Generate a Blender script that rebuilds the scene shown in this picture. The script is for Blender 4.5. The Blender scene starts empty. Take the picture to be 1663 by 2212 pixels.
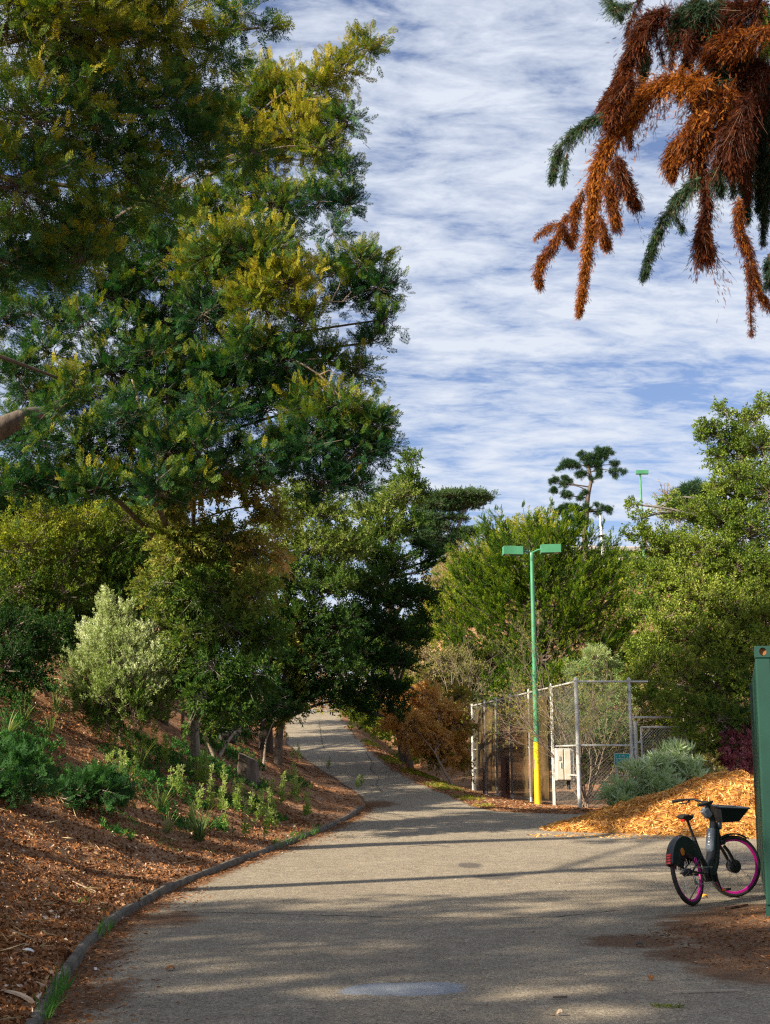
import bpy, math, random
import numpy as np
from mathutils import Vector, Matrix, Quaternion
random.seed(11)
rng = np.random.default_rng(11)
S = bpy.context.scene
C = S.collection
R = math.radians

# ------------------------------------------------------------------ camera
F = 2600.0                       # focal length in units where the picture is 1663 wide
PITCH = math.atan(554 / F)
CZ = 1.5
cam = bpy.data.cameras.new("camera")
camo = bpy.data.objects.new("camera", cam); C.objects.link(camo)
camo.location = (0, 0, CZ)
camo.rotation_euler = (math.pi / 2 + PITCH, 0, 0)
cam.sensor_fit = 'HORIZONTAL'; cam.sensor_width = 36
cam.lens = 36 * F / 1663
cam.clip_start = .1; cam.clip_end = 3000
S.camera = camo

# ------------------------------------------------------------------ light
SUN_EL, SUN_AZ = 31.0, math.degrees(math.atan2(-.47, -.88))     # azimuth of the sun seen from the scene, from +X counter-clockwise
sd = Vector((math.cos(R(SUN_AZ)) * math.cos(R(SUN_EL)), math.sin(R(SUN_AZ)) * math.cos(R(SUN_EL)), math.sin(R(SUN_EL))))
sun = bpy.data.lights.new("sun", 'SUN'); sun.energy = 5.0; sun.angle = R(.9); sun.color = (1, .89, .70)
suno = bpy.data.objects.new("sun", sun); C.objects.link(suno)
suno.rotation_euler = sd.to_track_quat('Z', 'Y').to_euler()
S.view_settings.view_transform = 'Standard'; S.view_settings.look = 'None'
S.view_settings.exposure = 1.2; S.view_settings.gamma = 1
S.render.engine = 'CYCLES'; S.cycles.use_denoising = False; S.cycles.max_bounces = 7; S.cycles.filter_width = 1.25; S.cycles.sample_clamp_indirect = 3

W = bpy.data.worlds.new("World"); S.world = W; W.use_nodes = True
nt = W.node_tree; nt.nodes.clear()
def N(nt, t, **kw):
    n = nt.nodes.new(t)
    for k, v in kw.items():
        if k in n.inputs: n.inputs[k].default_value = v
        else: setattr(n, k, v)
    return n
def build_world():
    L = nt.links.new
    out = N(nt, 'ShaderNodeOutputWorld'); bg = N(nt, 'ShaderNodeBackground'); bg.inputs[1].default_value = .088
    sky = N(nt, 'ShaderNodeTexSky'); sky.sky_type = 'NISHITA'; sky.sun_disc = False
    sky.sun_elevation = R(SUN_EL); sky.sun_rotation = R(90 - SUN_AZ)
    tc = N(nt, 'ShaderNodeTexCoord'); sep = N(nt, 'ShaderNodeSeparateXYZ'); L(tc.outputs['Generated'], sep.inputs[0])
    mx = N(nt, 'ShaderNodeMath', operation='MAXIMUM'); L(sep.outputs[2], mx.inputs[0]); mx.inputs[1].default_value = .0
    ad = N(nt, 'ShaderNodeMath', operation='ADD'); L(mx.outputs[0], ad.inputs[0]); ad.inputs[1].default_value = .18
    dx = N(nt, 'ShaderNodeMath', operation='DIVIDE'); L(sep.outputs[0], dx.inputs[0]); L(ad.outputs[0], dx.inputs[1])
    dy = N(nt, 'ShaderNodeMath', operation='DIVIDE'); L(sep.outputs[1], dy.inputs[0]); L(ad.outputs[0], dy.inputs[1])
    cb = N(nt, 'ShaderNodeCombineXYZ'); L(dx.outputs[0], cb.inputs[0]); L(dy.outputs[0], cb.inputs[1])
    def layer(scale, rot, sc, det, dist, rough=.6):
        mp = N(nt, 'ShaderNodeMapping'); L(cb.outputs[0], mp.inputs[0]); mp.inputs['Scale'].default_value = scale; mp.inputs['Rotation'].default_value = (0, 0, R(rot))
        n = N(nt, 'ShaderNodeTexNoise'); L(mp.outputs[0], n.inputs['Vector']); n.inputs['Scale'].default_value = sc; n.inputs['Detail'].default_value = det
        n.inputs['Roughness'].default_value = rough; n.inputs['Distortion'].default_value = dist
        return n
    a = layer((1.0, 2.3, 1), -20, 2.1, 8, .35, .58)
    b = layer((1.7, 3.6, 1), -18, 5.2, 10, .3, .66)
    m1 = N(nt, 'ShaderNodeMath', operation='MULTIPLY'); L(a.outputs[0], m1.inputs[0]); m1.inputs[1].default_value = .53
    m2 = N(nt, 'ShaderNodeMath', operation='MULTIPLY_ADD'); L(b.outputs[0], m2.inputs[0]); m2.inputs[1].default_value = .47; L(m1.outputs[0], m2.inputs[2])
    rp = N(nt, 'ShaderNodeValToRGB'); L(m2.outputs[0], rp.inputs[0])
    e = rp.color_ramp.elements; e[0].position = .415; e[0].color = (.05, .05, .05, 1); e[1].position = .585; e[1].color = (1, 1, 1, 1)
    q = e.new(.49); q.color = (.56, .56, .56, 1)
    # clear sky between, pale cloud over it
    tint = N(nt, 'ShaderNodeMix', data_type='RGBA', blend_type='MULTIPLY'); tint.inputs[0].default_value = 1
    L(sky.outputs[0], tint.inputs[6]); tint.inputs[7].default_value = (.66, .68, .82, 1)
    mix = N(nt, 'ShaderNodeMix', data_type='RGBA'); L(rp.outputs[0], mix.inputs[0]); L(tint.outputs[2], mix.inputs[6]); mix.inputs[7].default_value = (3.8, 4.1, 4.65, 1)
    L(mix.outputs[2], bg.inputs[0]); L(bg.outputs[0], out.inputs[0])
build_world()

# ------------------------------------------------------------------ helpers
def ray_el(vy): return PITCH - math.atan((vy - 1106) / F)
def at(vx, vy, Y):
    """world point seen at (vx, vy) of the 1663x2212 view, at distance Y along the ground"""
    z = CZ + Y * math.tan(ray_el(vy))
    d = Y * math.cos(PITCH) + (z - CZ) * math.sin(PITCH)
    return Vector(((vx - 831.5) / F * d, Y, z))

def tag(o, label=None, cat=None, group=None, kind=None):
    if label: o['label'] = label
    if cat: o['category'] = cat
    if group: o['group'] = group
    if kind: o['kind'] = kind
    return o
def empty(name, loc, label, cat, group=None, rot=None):
    o = bpy.data.objects.new(name, None); C.objects.link(o); o.location = loc; o.empty_display_size = .2
    if rot is not None: o.rotation_mode = 'QUATERNION'; o.rotation_quaternion = rot
    return tag(o, label, cat, group)
def raw_mesh(name, V, faces, mat=None, parent=None, org=(0, 0, 0), smooth=False, tint=None):
    """V (n,3) array; faces = list of (m,k) index arrays"""
    me = bpy.data.meshes.new(name)
    V = np.asarray(V, dtype=np.float32) - np.asarray(org, dtype=np.float32)
    faces = [np.asarray(f, dtype=np.int32) for f in faces if len(f)]
    me.vertices.add(len(V)); me.vertices.foreach_set('co', V.ravel())
    tot = sum(f.size for f in faces); nf = sum(len(f) for f in faces)
    me.loops.add(tot); me.polygons.add(nf)
    me.loops.foreach_set('vertex_index', np.concatenate([f.ravel() for f in faces]))
    cnt = np.concatenate([np.full(len(f), f.shape[1], dtype=np.int32) for f in faces])
    st = np.zeros(nf, dtype=np.int32); st[1:] = np.cumsum(cnt)[:-1]
    me.polygons.foreach_set('loop_start', st)
    me.polygons.foreach_set('use_smooth', np.full(nf, bool(smooth)))
    me.update(calc_edges=True)
    if tint is not None:
        for k, arr in (tint.items() if isinstance(tint, dict) else [('tint', tint)]):
            a = me.attributes.new(k, 'FLOAT', 'POINT'); a.data.foreach_set('value', np.asarray(arr, dtype=np.float32))
    if mat: me.materials.append(mat)
    o = bpy.data.objects.new(name, me); C.objects.link(o)
    if parent: o.parent = parent
    return o
class MB:
    def __init__(s): s.V = []; s.F = {}; s.n = 0
    def add(s, V, F, M=None):
        V = [Vector(v) for v in V]
        if M is not None: V = [M @ v for v in V]
        for f in F: s.F.setdefault(len(f), []).append([i + s.n for i in f])
        s.V += [tuple(v) for v in V]; s.n += len(V); return s
    def box(s, c, size, rot=None, M=None, taper=1):
        x, y, z = [k / 2 for k in size]
        vs = [Vector((a * x * (taper if d > 0 else 1), b * y * (taper if d > 0 else 1), d * z)) for d in (-1, 1) for a, b in ((-1, -1), (1, -1), (1, 1), (-1, 1))]
        if rot is not None: vs = [rot @ v for v in vs]
        vs = [v + Vector(c) for v in vs]
        return s.add(vs, [(3, 2, 1, 0), (4, 5, 6, 7), (0, 1, 5, 4), (1, 2, 6, 5), (2, 3, 7, 6), (3, 0, 4, 7)], M)
    def bbox(s, c, size, b=.01, rot=None, M=None):
        """box with chamfered vertical and horizontal edges"""
        x, y, z = [k / 2 for k in size]; vs = []
        for zz, ins in ((-z, b), (-z + b, 0), (z - b, 0), (z, b)):
            for sx, sy, fx in ((-1, -1, 1), (-1, -1, 0), (1, -1, 0), (1, -1, 1), (1, 1, 1), (1, 1, 0), (-1, 1, 0), (-1, 1, 1)):
                px = sx * (x - (b if not fx else 0)); py = sy * (y - (b if fx else 0))
                if ins: px = sx * min(abs(px), x - ins); py = sy * min(abs(py), y - ins)
                vs.append(Vector((px, py, zz)))
        if rot is not None: vs = [rot @ v for v in vs]
        vs = [v + Vector(c) for v in vs]
        fs = [tuple(range(7, -1, -1)), tuple(range(24, 32))]
        for k in range(3):
            for i in range(8): j = (i + 1) % 8; fs.append((k * 8 + i, k * 8 + j, k * 8 + 8 + j, k * 8 + 8 + i))
        return s.add(vs, fs, M)
    def tube(s, pts, rad, n=8, M=None, caps=True, flat=1.0):
        pts = [Vector(p) for p in pts]; m = len(pts)
        if not hasattr(rad, '__len__'): rad = [rad] * m
        vs = []; up = None
        for i, p in enumerate(pts):
            d = (pts[min(i + 1, m - 1)] - pts[max(i - 1, 0)]).normalized()
            if up is None:
                up = Vector((0, 0, 1)) if abs(d.z) < .9 else Vector((1, 0, 0))
            u = (up - d * up.dot(d)).normalized(); w = d.cross(u); up = u
            for k in range(n):
                a = 2 * math.pi * k / n
                vs.append(p + (u * math.cos(a) * flat + w * math.sin(a)) * rad[i])
        fs = [(i * n + k, i * n + (k + 1) % n, (i + 1) * n + (k + 1) % n, (i + 1) * n + k) for i in range(m - 1) for k in range(n)]
        if caps: fs += [tuple(range(n - 1, -1, -1)), tuple(range((m - 1) * n, m * n))]
        return s.add(vs, fs, M)
    def torus(s, c, R_, r, n=48, m=8, sq=1.0, M=None):
        """ring in the XZ plane (axis along Y)"""
        vs = []; 
        for i in range(n):
            a = 2 * math.pi * i / n
            for k in range(m):
                b = 2 * math.pi * k / m; rr = R_ + r * math.cos(b)
                vs.append(Vector((c[0] + rr * math.cos(a), c[1] + r * sq * math.sin(b), c[2] + rr * math.sin(a))))
        fs = [(i * m + k, ((i + 1) % n) * m + k, ((i + 1) % n) * m + (k + 1) % m, i * m + (k + 1) % m) for i in range(n) for k in range(m)]
        return s.add(vs, fs, M)
    def lathe(s, c, prof, n=20, axis='Y', M=None):
        """prof: list of (radius, offset along the axis)"""
        vs = []
        for r, h in prof:
            for k in range(n):
                a = 2 * math.pi * k / n; q = (r * math.cos(a), r * math.sin(a))
                v = {'Y': (q[0], h, q[1]), 'Z': (q[0], q[1], h), 'X': (h, q[0], q[1])}[axis]
                vs.append(Vector(v) + Vector(c))
        fs = [(i * n + k, i * n + (k + 1) % n, (i + 1) * n + (k + 1) % n, (i + 1) * n + k) for i in range(len(prof) - 1) for k in range(n)]
        fs += [tuple(range(n)), tuple(range(len(vs) - 1, len(vs) - 1 - n, -1))]
        return s.add(vs, fs, M)
    def build(s, name, mat, parent=None, org=(0, 0, 0), smooth=False, bevel=0):
        o = raw_mesh(name, s.V, list(np.array(f) for f in s.F.values()), mat, parent, org, False)
        if smooth:
            for p in o.data.polygons: p.use_smooth = True
            try: o.data.set_sharp_from_angle(angle=R(40))
            except Exception: pass
        if bevel:
            b = o.modifiers.new('bevel', 'BEVEL'); b.width = bevel; b.segments = 2; b.limit_method = 'ANGLE'
        return o

# ------------------------------------------------------------------ materials
def newmat(name):
    m = bpy.data.materials.new(name); m.use_nodes = True; t = m.node_tree; t.nodes.clear()
    o = N(t, 'ShaderNodeOutputMaterial'); p = N(t, 'ShaderNodeBsdfPrincipled'); t.links.new(p.outputs[0], o.inputs[0])
    return m, t, p, o
def ramp(t, stops, fac):
    r = N(t, 'ShaderNodeValToRGB'); e = r.color_ramp.elements
    e[0].position = stops[0][0]; e[0].color = (*stops[0][1], 1); e[1].position = stops[-1][0]; e[1].color = (*stops[-1][1], 1)
    for q, c in stops[1:-1]: x = e.new(q); x.color = (*c, 1)
    t.links.new(fac, r.inputs[0]); return r
def noise(t, scale, det=4, rough=.55, vec=None, dist=0):
    n = N(t, 'ShaderNodeTexNoise'); n.inputs['Scale'].default_value = scale; n.inputs['Detail'].default_value = det
    n.inputs['Roughness'].default_value = rough; n.inputs['Distortion'].default_value = dist
    if vec is None:
        tc = t.nodes.get('TC') or N(t, 'ShaderNodeTexCoord', name='TC'); vec = tc.outputs['Object']
    t.links.new(vec, n.inputs['Vector']); return n
def bump(t, p, h, strength=.4, dist=.01):
    b = N(t, 'ShaderNodeBump'); b.inputs['Strength'].default_value = strength; b.inputs['Distance'].default_value = dist
    t.links.new(h, b.inputs['Height']); t.links.new(b.outputs[0], p.inputs['Normal'])
def surf(name, a, b, scale=6, rough=.6, bs=.15, bd=.004, metal=0, spec=.5, det=6):
    """surface with noise wear between two colours"""
    m, t, p, o = newmat(name); n = noise(t, scale, det)
    r = ramp(t, [(.3, a), (.7, b)], n.outputs[0]); t.links.new(r.outputs[0], p.inputs['Base Color'])
    p.inputs['Roughness'].default_value = rough; p.inputs['Metallic'].default_value = metal; p.inputs['Specular IOR Level'].default_value = spec
    n2 = noise(t, scale * 8, 4); bump(t, p, n2.outputs[0], bs, bd); return m
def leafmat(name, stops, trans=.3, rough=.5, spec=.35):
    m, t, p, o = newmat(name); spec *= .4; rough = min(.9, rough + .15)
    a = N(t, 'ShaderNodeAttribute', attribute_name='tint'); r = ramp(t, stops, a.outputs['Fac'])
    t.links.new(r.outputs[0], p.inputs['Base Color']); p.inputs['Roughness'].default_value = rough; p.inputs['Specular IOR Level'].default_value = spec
    tr = N(t, 'ShaderNodeBsdfTranslucent'); g = N(t, 'ShaderNodeMix', data_type='RGBA', blend_type='MULTIPLY'); g.inputs[0].default_value = 1
    t.links.new(r.outputs[0], g.inputs[6]); g.inputs[7].default_value = (1.15, 1.25, .6, 1); t.links.new(g.outputs[2], tr.inputs[0])
    mx = N(t, 'ShaderNodeMixShader'); mx.inputs[0].default_value = trans
    t.links.new(p.outputs[0], mx.inputs[1]); t.links.new(tr.outputs[0], mx.inputs[2]); t.links.new(mx.outputs[0], o.inputs[0]); return m
def bark(name, a, b):
    m, t, p, o = newmat(name)
    tc = N(t, 'ShaderNodeTexCoord'); mp = N(t, 'ShaderNodeMapping'); mp.inputs['Scale'].default_value = (1, 1, .25); t.links.new(tc.outputs['Object'], mp.inputs[0])
    n = noise(t, 14, 8, .65, mp.outputs[0]); r = ramp(t, [(.3, a), (.7, b)], n.outputs[0]); t.links.new(r.outputs[0], p.inputs['Base Color'])
    p.inputs['Roughness'].default_value = .85; bump(t, p, n.outputs[0], .7, .02); return m

M_bark = bark('bark_brown', (.05, .035, .025), (.16, .12, .09))
M_barkg = bark('bark_grey', (.09, .08, .065), (.26, .23, .19))
M_barkr = bark('bark_red', (.07, .035, .02), (.2, .11, .07))
M_twig = surf('twig', (.12, .085, .06), (.30, .23, .17), 5, .8)
M_twigpale = surf('twig_pale', (.22, .17, .12), (.42, .35, .27), 5, .8)

# ------------------------------------------------------------------ terrain
YC = [-60, 14, 17.7, 21.7, 25, 28, 30, 33, 36, 45, 55, 62, 70, 100, 400]
ZC = [0, 0, .02, .17, .33, .5, .62, .93, 1.3, 2.4, 3.6, 4.3, 4.45, 4.0, 4.0]
YL = [-60, 0, 5, 7.71, 8.43, 10.3, 12.57, 15.14, 17.25, 19.76, 22.65, 24.86, 27.34, 29.9, 31.6, 35.6, 39.3, 44.3, 50.8, 58.2, 66, 100, 400]
XL = [-1.0, -1.1, -1.7, -2.05, -2.18, -2.46, -2.68, -2.70, -2.57, -2.15, -1.57, -1.12, -.71, -.46, -.60, -1.53, -2.48, -3.55, -4.2, -4.6, -5.0, -7, -7]
YR = [-60, 26.6, 27.3, 27.7, 28.1, 28.6, 29.4, 31.58, 34.1, 36.97, 42.8, 49, 58.2, 66, 100, 400]
XR = [13, 13, 8, 4.6, 3.0, 2.45, 2.2, 1.74, 1.0, .35, -.59, -1.29, -2.13, -2.5, -4.4, -4.4]
ZRY = [-60, 14, 17.7, 21.7, 25, 28, 30, 44, 52, 60, 400]
ZRZ = [0, 0, .02, .17, .33, .5, .52, .66, 1.0, 2.2, 2.4]
def ss(t): t = np.clip(t, 0, 1); return t * t * (3 - 2 * t)
def smooth_table(Y, V):
    g = np.arange(-60, 400, .1); v = np.interp(g, Y, V); k = np.hanning(17); k /= k.sum()
    v = np.convolve(np.pad(v, 8, mode='edge'), k, 'valid'); return g, v
gC, vC = smooth_table(YC, ZC); gL, vL = smooth_table(YL, XL); gR, vR = smooth_table(YR, XR); gZ, vZ = smooth_table(ZRY, ZRZ)
def fL(y): return np.interp(y, gL, vL)
def fR(y): return np.interp(y, gR, vR)
def vnoise(x, y, s, seed=0):
    """smooth pseudo-noise from sines, -1..1"""
    r = np.random.default_rng(seed); o = 0
    for k in range(6):
        a = r.uniform(0, 6.28); f = s * r.uniform(.6, 1.7); o = o + np.sin((x * math.cos(a) + y * math.sin(a)) * f + r.uniform(0, 6.28))
    return o / 3.2
def Hgt(x, y, road=False):
    x = np.asarray(x, float); y = np.asarray(y, float)
    zc = np.interp(y, gC, vC); zr = np.interp(y, gZ, vZ); L = fL(y); Rr = fR(y)
    t = ss((x - Rr) / 3.2); z = zc * (1 - t) + zr * t
    s = np.maximum(0, L - .045 - x)
    kerbtop = np.where(y < 30.2, .085, 0) * ss(s / .03)
    bank = np.interp(s, [0, .6, 1.6, 3, 6, 10, 20, 60, 300], [0, .10, .5, 1.2, 2.75, 4.4, 6.5, 8, 8])
    z = z + kerbtop + bank
    z = z + np.where(s > .3, 1, 0) * np.minimum(1, s) * (.07 * vnoise(x, y, 1.3, 3) + .035 * vnoise(x, y, 5, 4) + .014 * vnoise(x, y, 14, 9))
    hill = np.interp(y, [46, 52, 60, 80, 100, 140, 400], [0, .8, 3.5, 10.5, 15.8, 19, 20]) * ss((x + 1.0) / 6)
    z = z + hill
    r = np.maximum(0, x - Rr)
    z = z + np.where((r > .15) & (y > 26), 1, 0) * np.minimum(1, r) * .03 * vnoise(x, y, 4, 7)
    # low dirt rise in front of the container
    z = z + .16 * np.exp(-(((x - 5.2) / 1.5) ** 2 + ((y - 12.2) / 1.6) ** 2))
    return z
def G(x, y): return float(Hgt(x, y))
def ghit(vx, vy, y0=6, y1=90):
    Y = np.linspace(y0, y1, 4200); te = math.tan(ray_el(vy)); z = CZ + Y * te
    d = Y * math.cos(PITCH) + (z - CZ) * math.sin(PITCH); X = (vx - 831.5) / F * d
    g = Hgt(X, Y); i = np.argmax(z <= g)
    if not (z <= g).any(): i = np.argmin(z - g)
    return Vector((X[i], Y[i], g[i]))

def grid_axis(segs):
    out = []
    for a, b, st in segs: out += list(np.arange(a, b, st))
    out.append(segs[-1][1]); return np.array(out)
def ground():
    xs = grid_axis([(-500, -60, 40), (-60, -16, 2), (-16, -8, .3), (-8, 8, .12), (8, 16, .3), (16, 60, 2), (60, 500, 40)])
    ys = grid_axis([(-300, -10, 20), (-10, 6, .8), (6, 34, .13), (34, 62, .3), (62, 120, 1.5), (120, 900, 40)])
    X, Y = np.meshgrid(xs, ys); Z = Hgt(X, Y)
    ins = (X > fL(Y) + .03) & (X < fR(Y) - .1); Z = np.where(ins, Z - .03, Z)
    n, m = X.shape; V = np.stack([X.ravel(), Y.ravel(), Z.ravel()], 1)
    I = np.arange(n * m).reshape(n, m); Fq = np.stack([I[:-1, :-1].ravel(), I[:-1, 1:].ravel(), I[1:, 1:].ravel(), I[1:, :-1].ravel()], 1)
    m_, t, p, o = newmat('mulchy_soil')
    n1 = noise(t, 1.1, 8, .65); n2 = noise(t, 22, 10, .75); n3 = noise(t, 90, 4, .7)
    mp = N(t, 'ShaderNodeMath', operation='MULTIPLY_ADD'); t.links.new(n1.outputs[0], mp.inputs[0]); mp.inputs[1].default_value = .45
    t.links.new(n2.outputs[0], mp.inputs[2])
    r = ramp(t, [(.45, (.05, .022, .011)), (.58, (.17, .075, .034)), (.70, (.30, .15, .075)), (.85, (.40, .26, .17))], mp.outputs[0])
    t.links.new(r.outputs[0], p.inputs['Base Color']); p.inputs['Roughness'].default_value = .95; p.inputs['Specular IOR Level'].default_value = .1
    bump(t, p, n2.outputs[0], 1.0, .05)
    tag(raw_mesh('ground', V, [Fq], m_, smooth=True), kind='structure')
    # road sheet
    ys = grid_axis([(-30, 6, 1.0), (6, 34, .1), (34, 75, .25)]); us = np.linspace(0, 1, 131) 
    Y = np.repeat(ys[:, None], len(us), 1); Lx = fL(Y) + .0; Rx = np.minimum(fR(Y), 13)
    # wobble of the ragged right edge
    Rw = Rx + np.where(Y > 26, .10 * vnoise(Y, Y * 0, 3.0, 5) + .05 * vnoise(Y, Y * 0, 9.0, 6), 0)
    Lw = Lx + np.where(Y > 30.5, .06 * vnoise(Y, Y * 0, 3.0, 8), .01)
    X = Lw + (Rw - Lw) * us[None, :]; Z = Hgt(X, Y) + .004
    dl = X - Lw; dr = Rw - X
    spots = lambda pts: np.max([h * np.exp(-(((X - a) / sx) ** 2 + ((Y - b) / sy) ** 2)) for a, b, sx, sy, h in pts], axis=0)
    edge = np.maximum(np.exp(-dl / np.where(Y < 30, .33, .10)) * 1.0, np.exp(-dr / .12) * np.where(Y > 27, .8, 0))
    edge = np.maximum(edge, spots([(3.3, 11.7, .75, 1.7, 1.15), (4.2, 12.6, 1.1, 1.4, 1.2), (3.3, 10.2, 1.0, 1.1, 1.15), (2.9, 9.7, .75, 1.0, .9), (4.0, 9.5, 1.3, 1.7, 1.1), (3.5, 10.5, .9, 1.0, .9), (2.2, 11.2, .6, .6, .85), (2.6, 10.4, .6, .6, .9), (-.15, 30.2, .55, .9, .9), (-2.35, 10.4, .35, 1.2, .7), (-1.9, 8.6, .3, 1.0, .7), (-2.2, 12.8, .45, 1.0, .75)]))
    patch = spots([(.12, 8.85, .48, .28, 1.1), (.33, 8.98, .3, .2, .9), (-.12, 8.72, .3, .13, .8)])
    dark_spot = spots([(1.28, 18.9, .28, .55, 1.0), (1.5, 17.4, .38, .45, 1.1), (1.8, 17.6, .3, .35, .8), (-1.9, 48, .5, .9, .4)])  # ovals where the asphalt colour is darker
    V = np.stack([X.ravel(), Y.ravel(), Z.ravel()], 1); n, m = X.shape
    I = np.arange(n * m).reshape(n, m); Fq = np.stack([I[:-1, :-1].ravel(), I[:-1, 1:].ravel(), I[1:, 1:].ravel(), I[1:, :-1].ravel()], 1)
    m_, t, p, o = newmat('worn_asphalt'); L = t.links.new
    big = noise(t, .55, 5, .6); mid = noise(t, 6, 6, .7); fine = noise(t, 60, 3, .8); vo = N(t, 'ShaderNodeTexVoronoi'); vo.inputs['Scale'].default_value = 70
    L(t.nodes['TC'].outputs['Object'], vo.inputs['Vector'])
    a1 = N(t, 'ShaderNodeMath', operation='MULTIPLY_ADD'); L(big.outputs[0], a1.inputs[0]); a1.inputs[1].default_value = .5; L(mid.outputs[0], a1.inputs[2])
    r = ramp(t, [(.45, (.20, .166, .122)), (.72, (.285, .238, .176)), (.95, (.365, .308, .232))], a1.outputs[0])
    sp = ramp(t, [(.0, (.18, .17, .16)), (.28, (.7, .69, .68)), (.72, (1.0, 1.0, 1.0)), (.85, (1.25, 1.22, 1.18)), (1.0, (1.9, 1.83, 1.72))], vo.outputs['Color'])
    mu = N(t, 'ShaderNodeMix', data_type='RGBA', blend_type='MULTIPLY'); mu.inputs[0].default_value = .85; L(r.outputs[0], mu.inputs[6]); L(sp.outputs[0], mu.inputs[7])
    def mask(attr, lo, hi, nz, amp):
        a = N(t, 'ShaderNodeAttribute', attribute_name=attr)
        b = N(t, 'ShaderNodeMath', operation='MULTIPLY_ADD'); L(nz.outputs[0], b.inputs[0]); b.inputs[1].default_value = amp; L(a.outputs['Fac'], b.inputs[2])
        c = N(t, 'ShaderNodeMapRange'); c.inputs['From Min'].default_value = lo; c.inputs['From Max'].default_value = hi; L(b.outputs[0], c.inputs[0]); return c
    col = mu.outputs[2]
    # darker spots, cement patch, dirt
    def over(col, msk, c, f=1.0):
        x = N(t, 'ShaderNodeMix', data_type='RGBA'); 
        if f < 1:
            q = N(t, 'ShaderNodeMath', operation='MULTIPLY'); L(msk.outputs[0], q.inputs[0]); q.inputs[1].default_value = f; L(q.outputs[0], x.inputs[0])
        else: L(msk.outputs[0], x.inputs[0])
        L(col, x.inputs[6])
        if isinstance(c, tuple): x.inputs[7].default_value = (*c, 1)
        else: L(c, x.inputs[7])
        return x.outputs[2]
    col = over(col, mask('dark_spot', .75, .95, mid, .4), (.07, .062, .06), .75)
    pr = ramp(t, [(.3, (.20, .22, .25)), (.7, (.30, .32, .35))], mid.outputs[0])
    col = over(col, mask('patch', .62, .72, mid, .35), pr.outputs[0], .95)
    n2 = noise(t, 30, 8, .8)
    dr_ = ramp(t, [(.35, (.055, .026, .012)), (.55, (.15, .075, .036)), (.7, (.27, .15, .08)), (.8, (.42, .28, .17))], n2.outputs[0])
    big2 = noise(t, 3.5, 8, .75)
    col = over(col, mask('dirt', .86, 1.12, big2, 1.0), dr_.outputs[0], .93)
    L(col, p.inputs['Base Color']); p.inputs['Roughness'].default_value = .85; p.inputs['Specular IOR Level'].default_value = .25
    hh = N(t, 'ShaderNodeMath', operation='ADD'); L(fine.outputs[0], hh.inputs[0]); L(n2.outputs[0], hh.inputs[1]); bump(t, p, hh.outputs[0], .8, .012)
    tag(raw_mesh('asphalt_road', V, [Fq], m_, smooth=True, tint=dict(dirt=edge.ravel(), patch=patch.ravel(), dark_spot=dark_spot.ravel())), kind='structure')
ground()

def strip(name, pts, w, mat, lift=.008, jit=.3):
    """thin irregular strip laid on the road"""
    V = []; rr = random.Random(5)
    P = []
    for a, b in zip(pts[:-1], pts[1:]):
        k = max(2, int((Vector(b) - Vector(a)).length / .12))
        for i in range(k): P.append(Vector(a).lerp(Vector(b), i / k) + Vector((rr.uniform(-1, 1), rr.uniform(-1, 1))) * w * jit * 3)
    for i, q in enumerate(P):
        d = (P[min(i + 1, len(P) - 1)] - P[max(0, i - 1)]).normalized(); nn = Vector((-d.y, d.x)) * w * rr.uniform(.3, 1) * .5
        for s in (1, -1):
            e = q + nn * s; V.append((e.x, e.y, G(e.x, e.y) + lift))
    n = len(P); Fq = np.array([(2 * i, 2 * i + 1, 2 * i + 3, 2 * i + 2) for i in range(n - 1)])
    return tag(raw_mesh(name, V, [Fq], mat), kind='structure')
M_crack = surf('crack_dirt', (.03, .022, .017), (.09, .06, .04), 30, .95)
def vp(*q): return [ghit(a, b).xy for a, b in q]
strip('road_crack', vp((790, 1625), (806, 1650), (800, 1662), (820, 1680), (812, 1695), (826, 1712)), .035, M_crack)
strip('road_crack', vp((880, 1830), (930, 1826), (985, 1830)), .05, M_crack)
strip('road_crack', [(-2.3, 13.45), (-1.2, 13.3), (0, 12.95), (.9, 12.9), (1.8, 13.0), (2.6, 13.6)], .03, M_crack)
strip('road_crack', vp((690, 1560), (694, 1595), (700, 1620)), .03, M_crack)

def kerb():
    m_, t, p, o = newmat('kerb_concrete'); n = noise(t, 5, 8, .7); n2 = noise(t, 50, 6, .7)
    r = ramp(t, [(.3, (.04, .032, .024)), (.5, (.10, .085, .065)), (.75, (.21, .18, .145))], n.outputs[0]); t.links.new(r.outputs[0], p.inputs['Base Color'])
    p.inputs['Roughness'].default_value = .9; bump(t, p, n2.outputs[0], .6, .01)
    ys = np.arange(2, 30.3, .15); V = []
    for i, y in enumerate(ys):
        x = float(fL(y)); d = np.array([float(fL(y + .2)) - float(fL(y - .2)), .4]); d /= np.linalg.norm(d); nx = np.array([d[1], -d[0]])
        z0 = float(np.interp(y, gC, vC)); wob = .012 * math.sin(y * 2.1) + .008 * math.sin(y * 5.7 + 1); top = z0 + .078 + wob * .9
        if i % 16 == 0: top -= .012
        if y > 29: top = z0 + .078 * max(0, (30.4 - y) / 1.4)
        for off, zz in ((.02 + wob, z0 - .08), (.0 + wob, top - .02), (-.02 + wob, top), (-.055 + wob, top + .002), (-.065 + wob, top - .03), (-.065 + wob, z0 - .08)):
            V.append((x + nx[0] * off, y + nx[1] * off, zz))
    k = 6; n = len(ys); Fq = np.array([(i * k + a, (i + 1) * k + a, (i + 1) * k + a + 1, i * k + a + 1) for i in range(n - 1) for a in range(k - 1)])
    tag(raw_mesh('concrete_kerb', V, [Fq], m_), kind='structure')
kerb()

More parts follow.
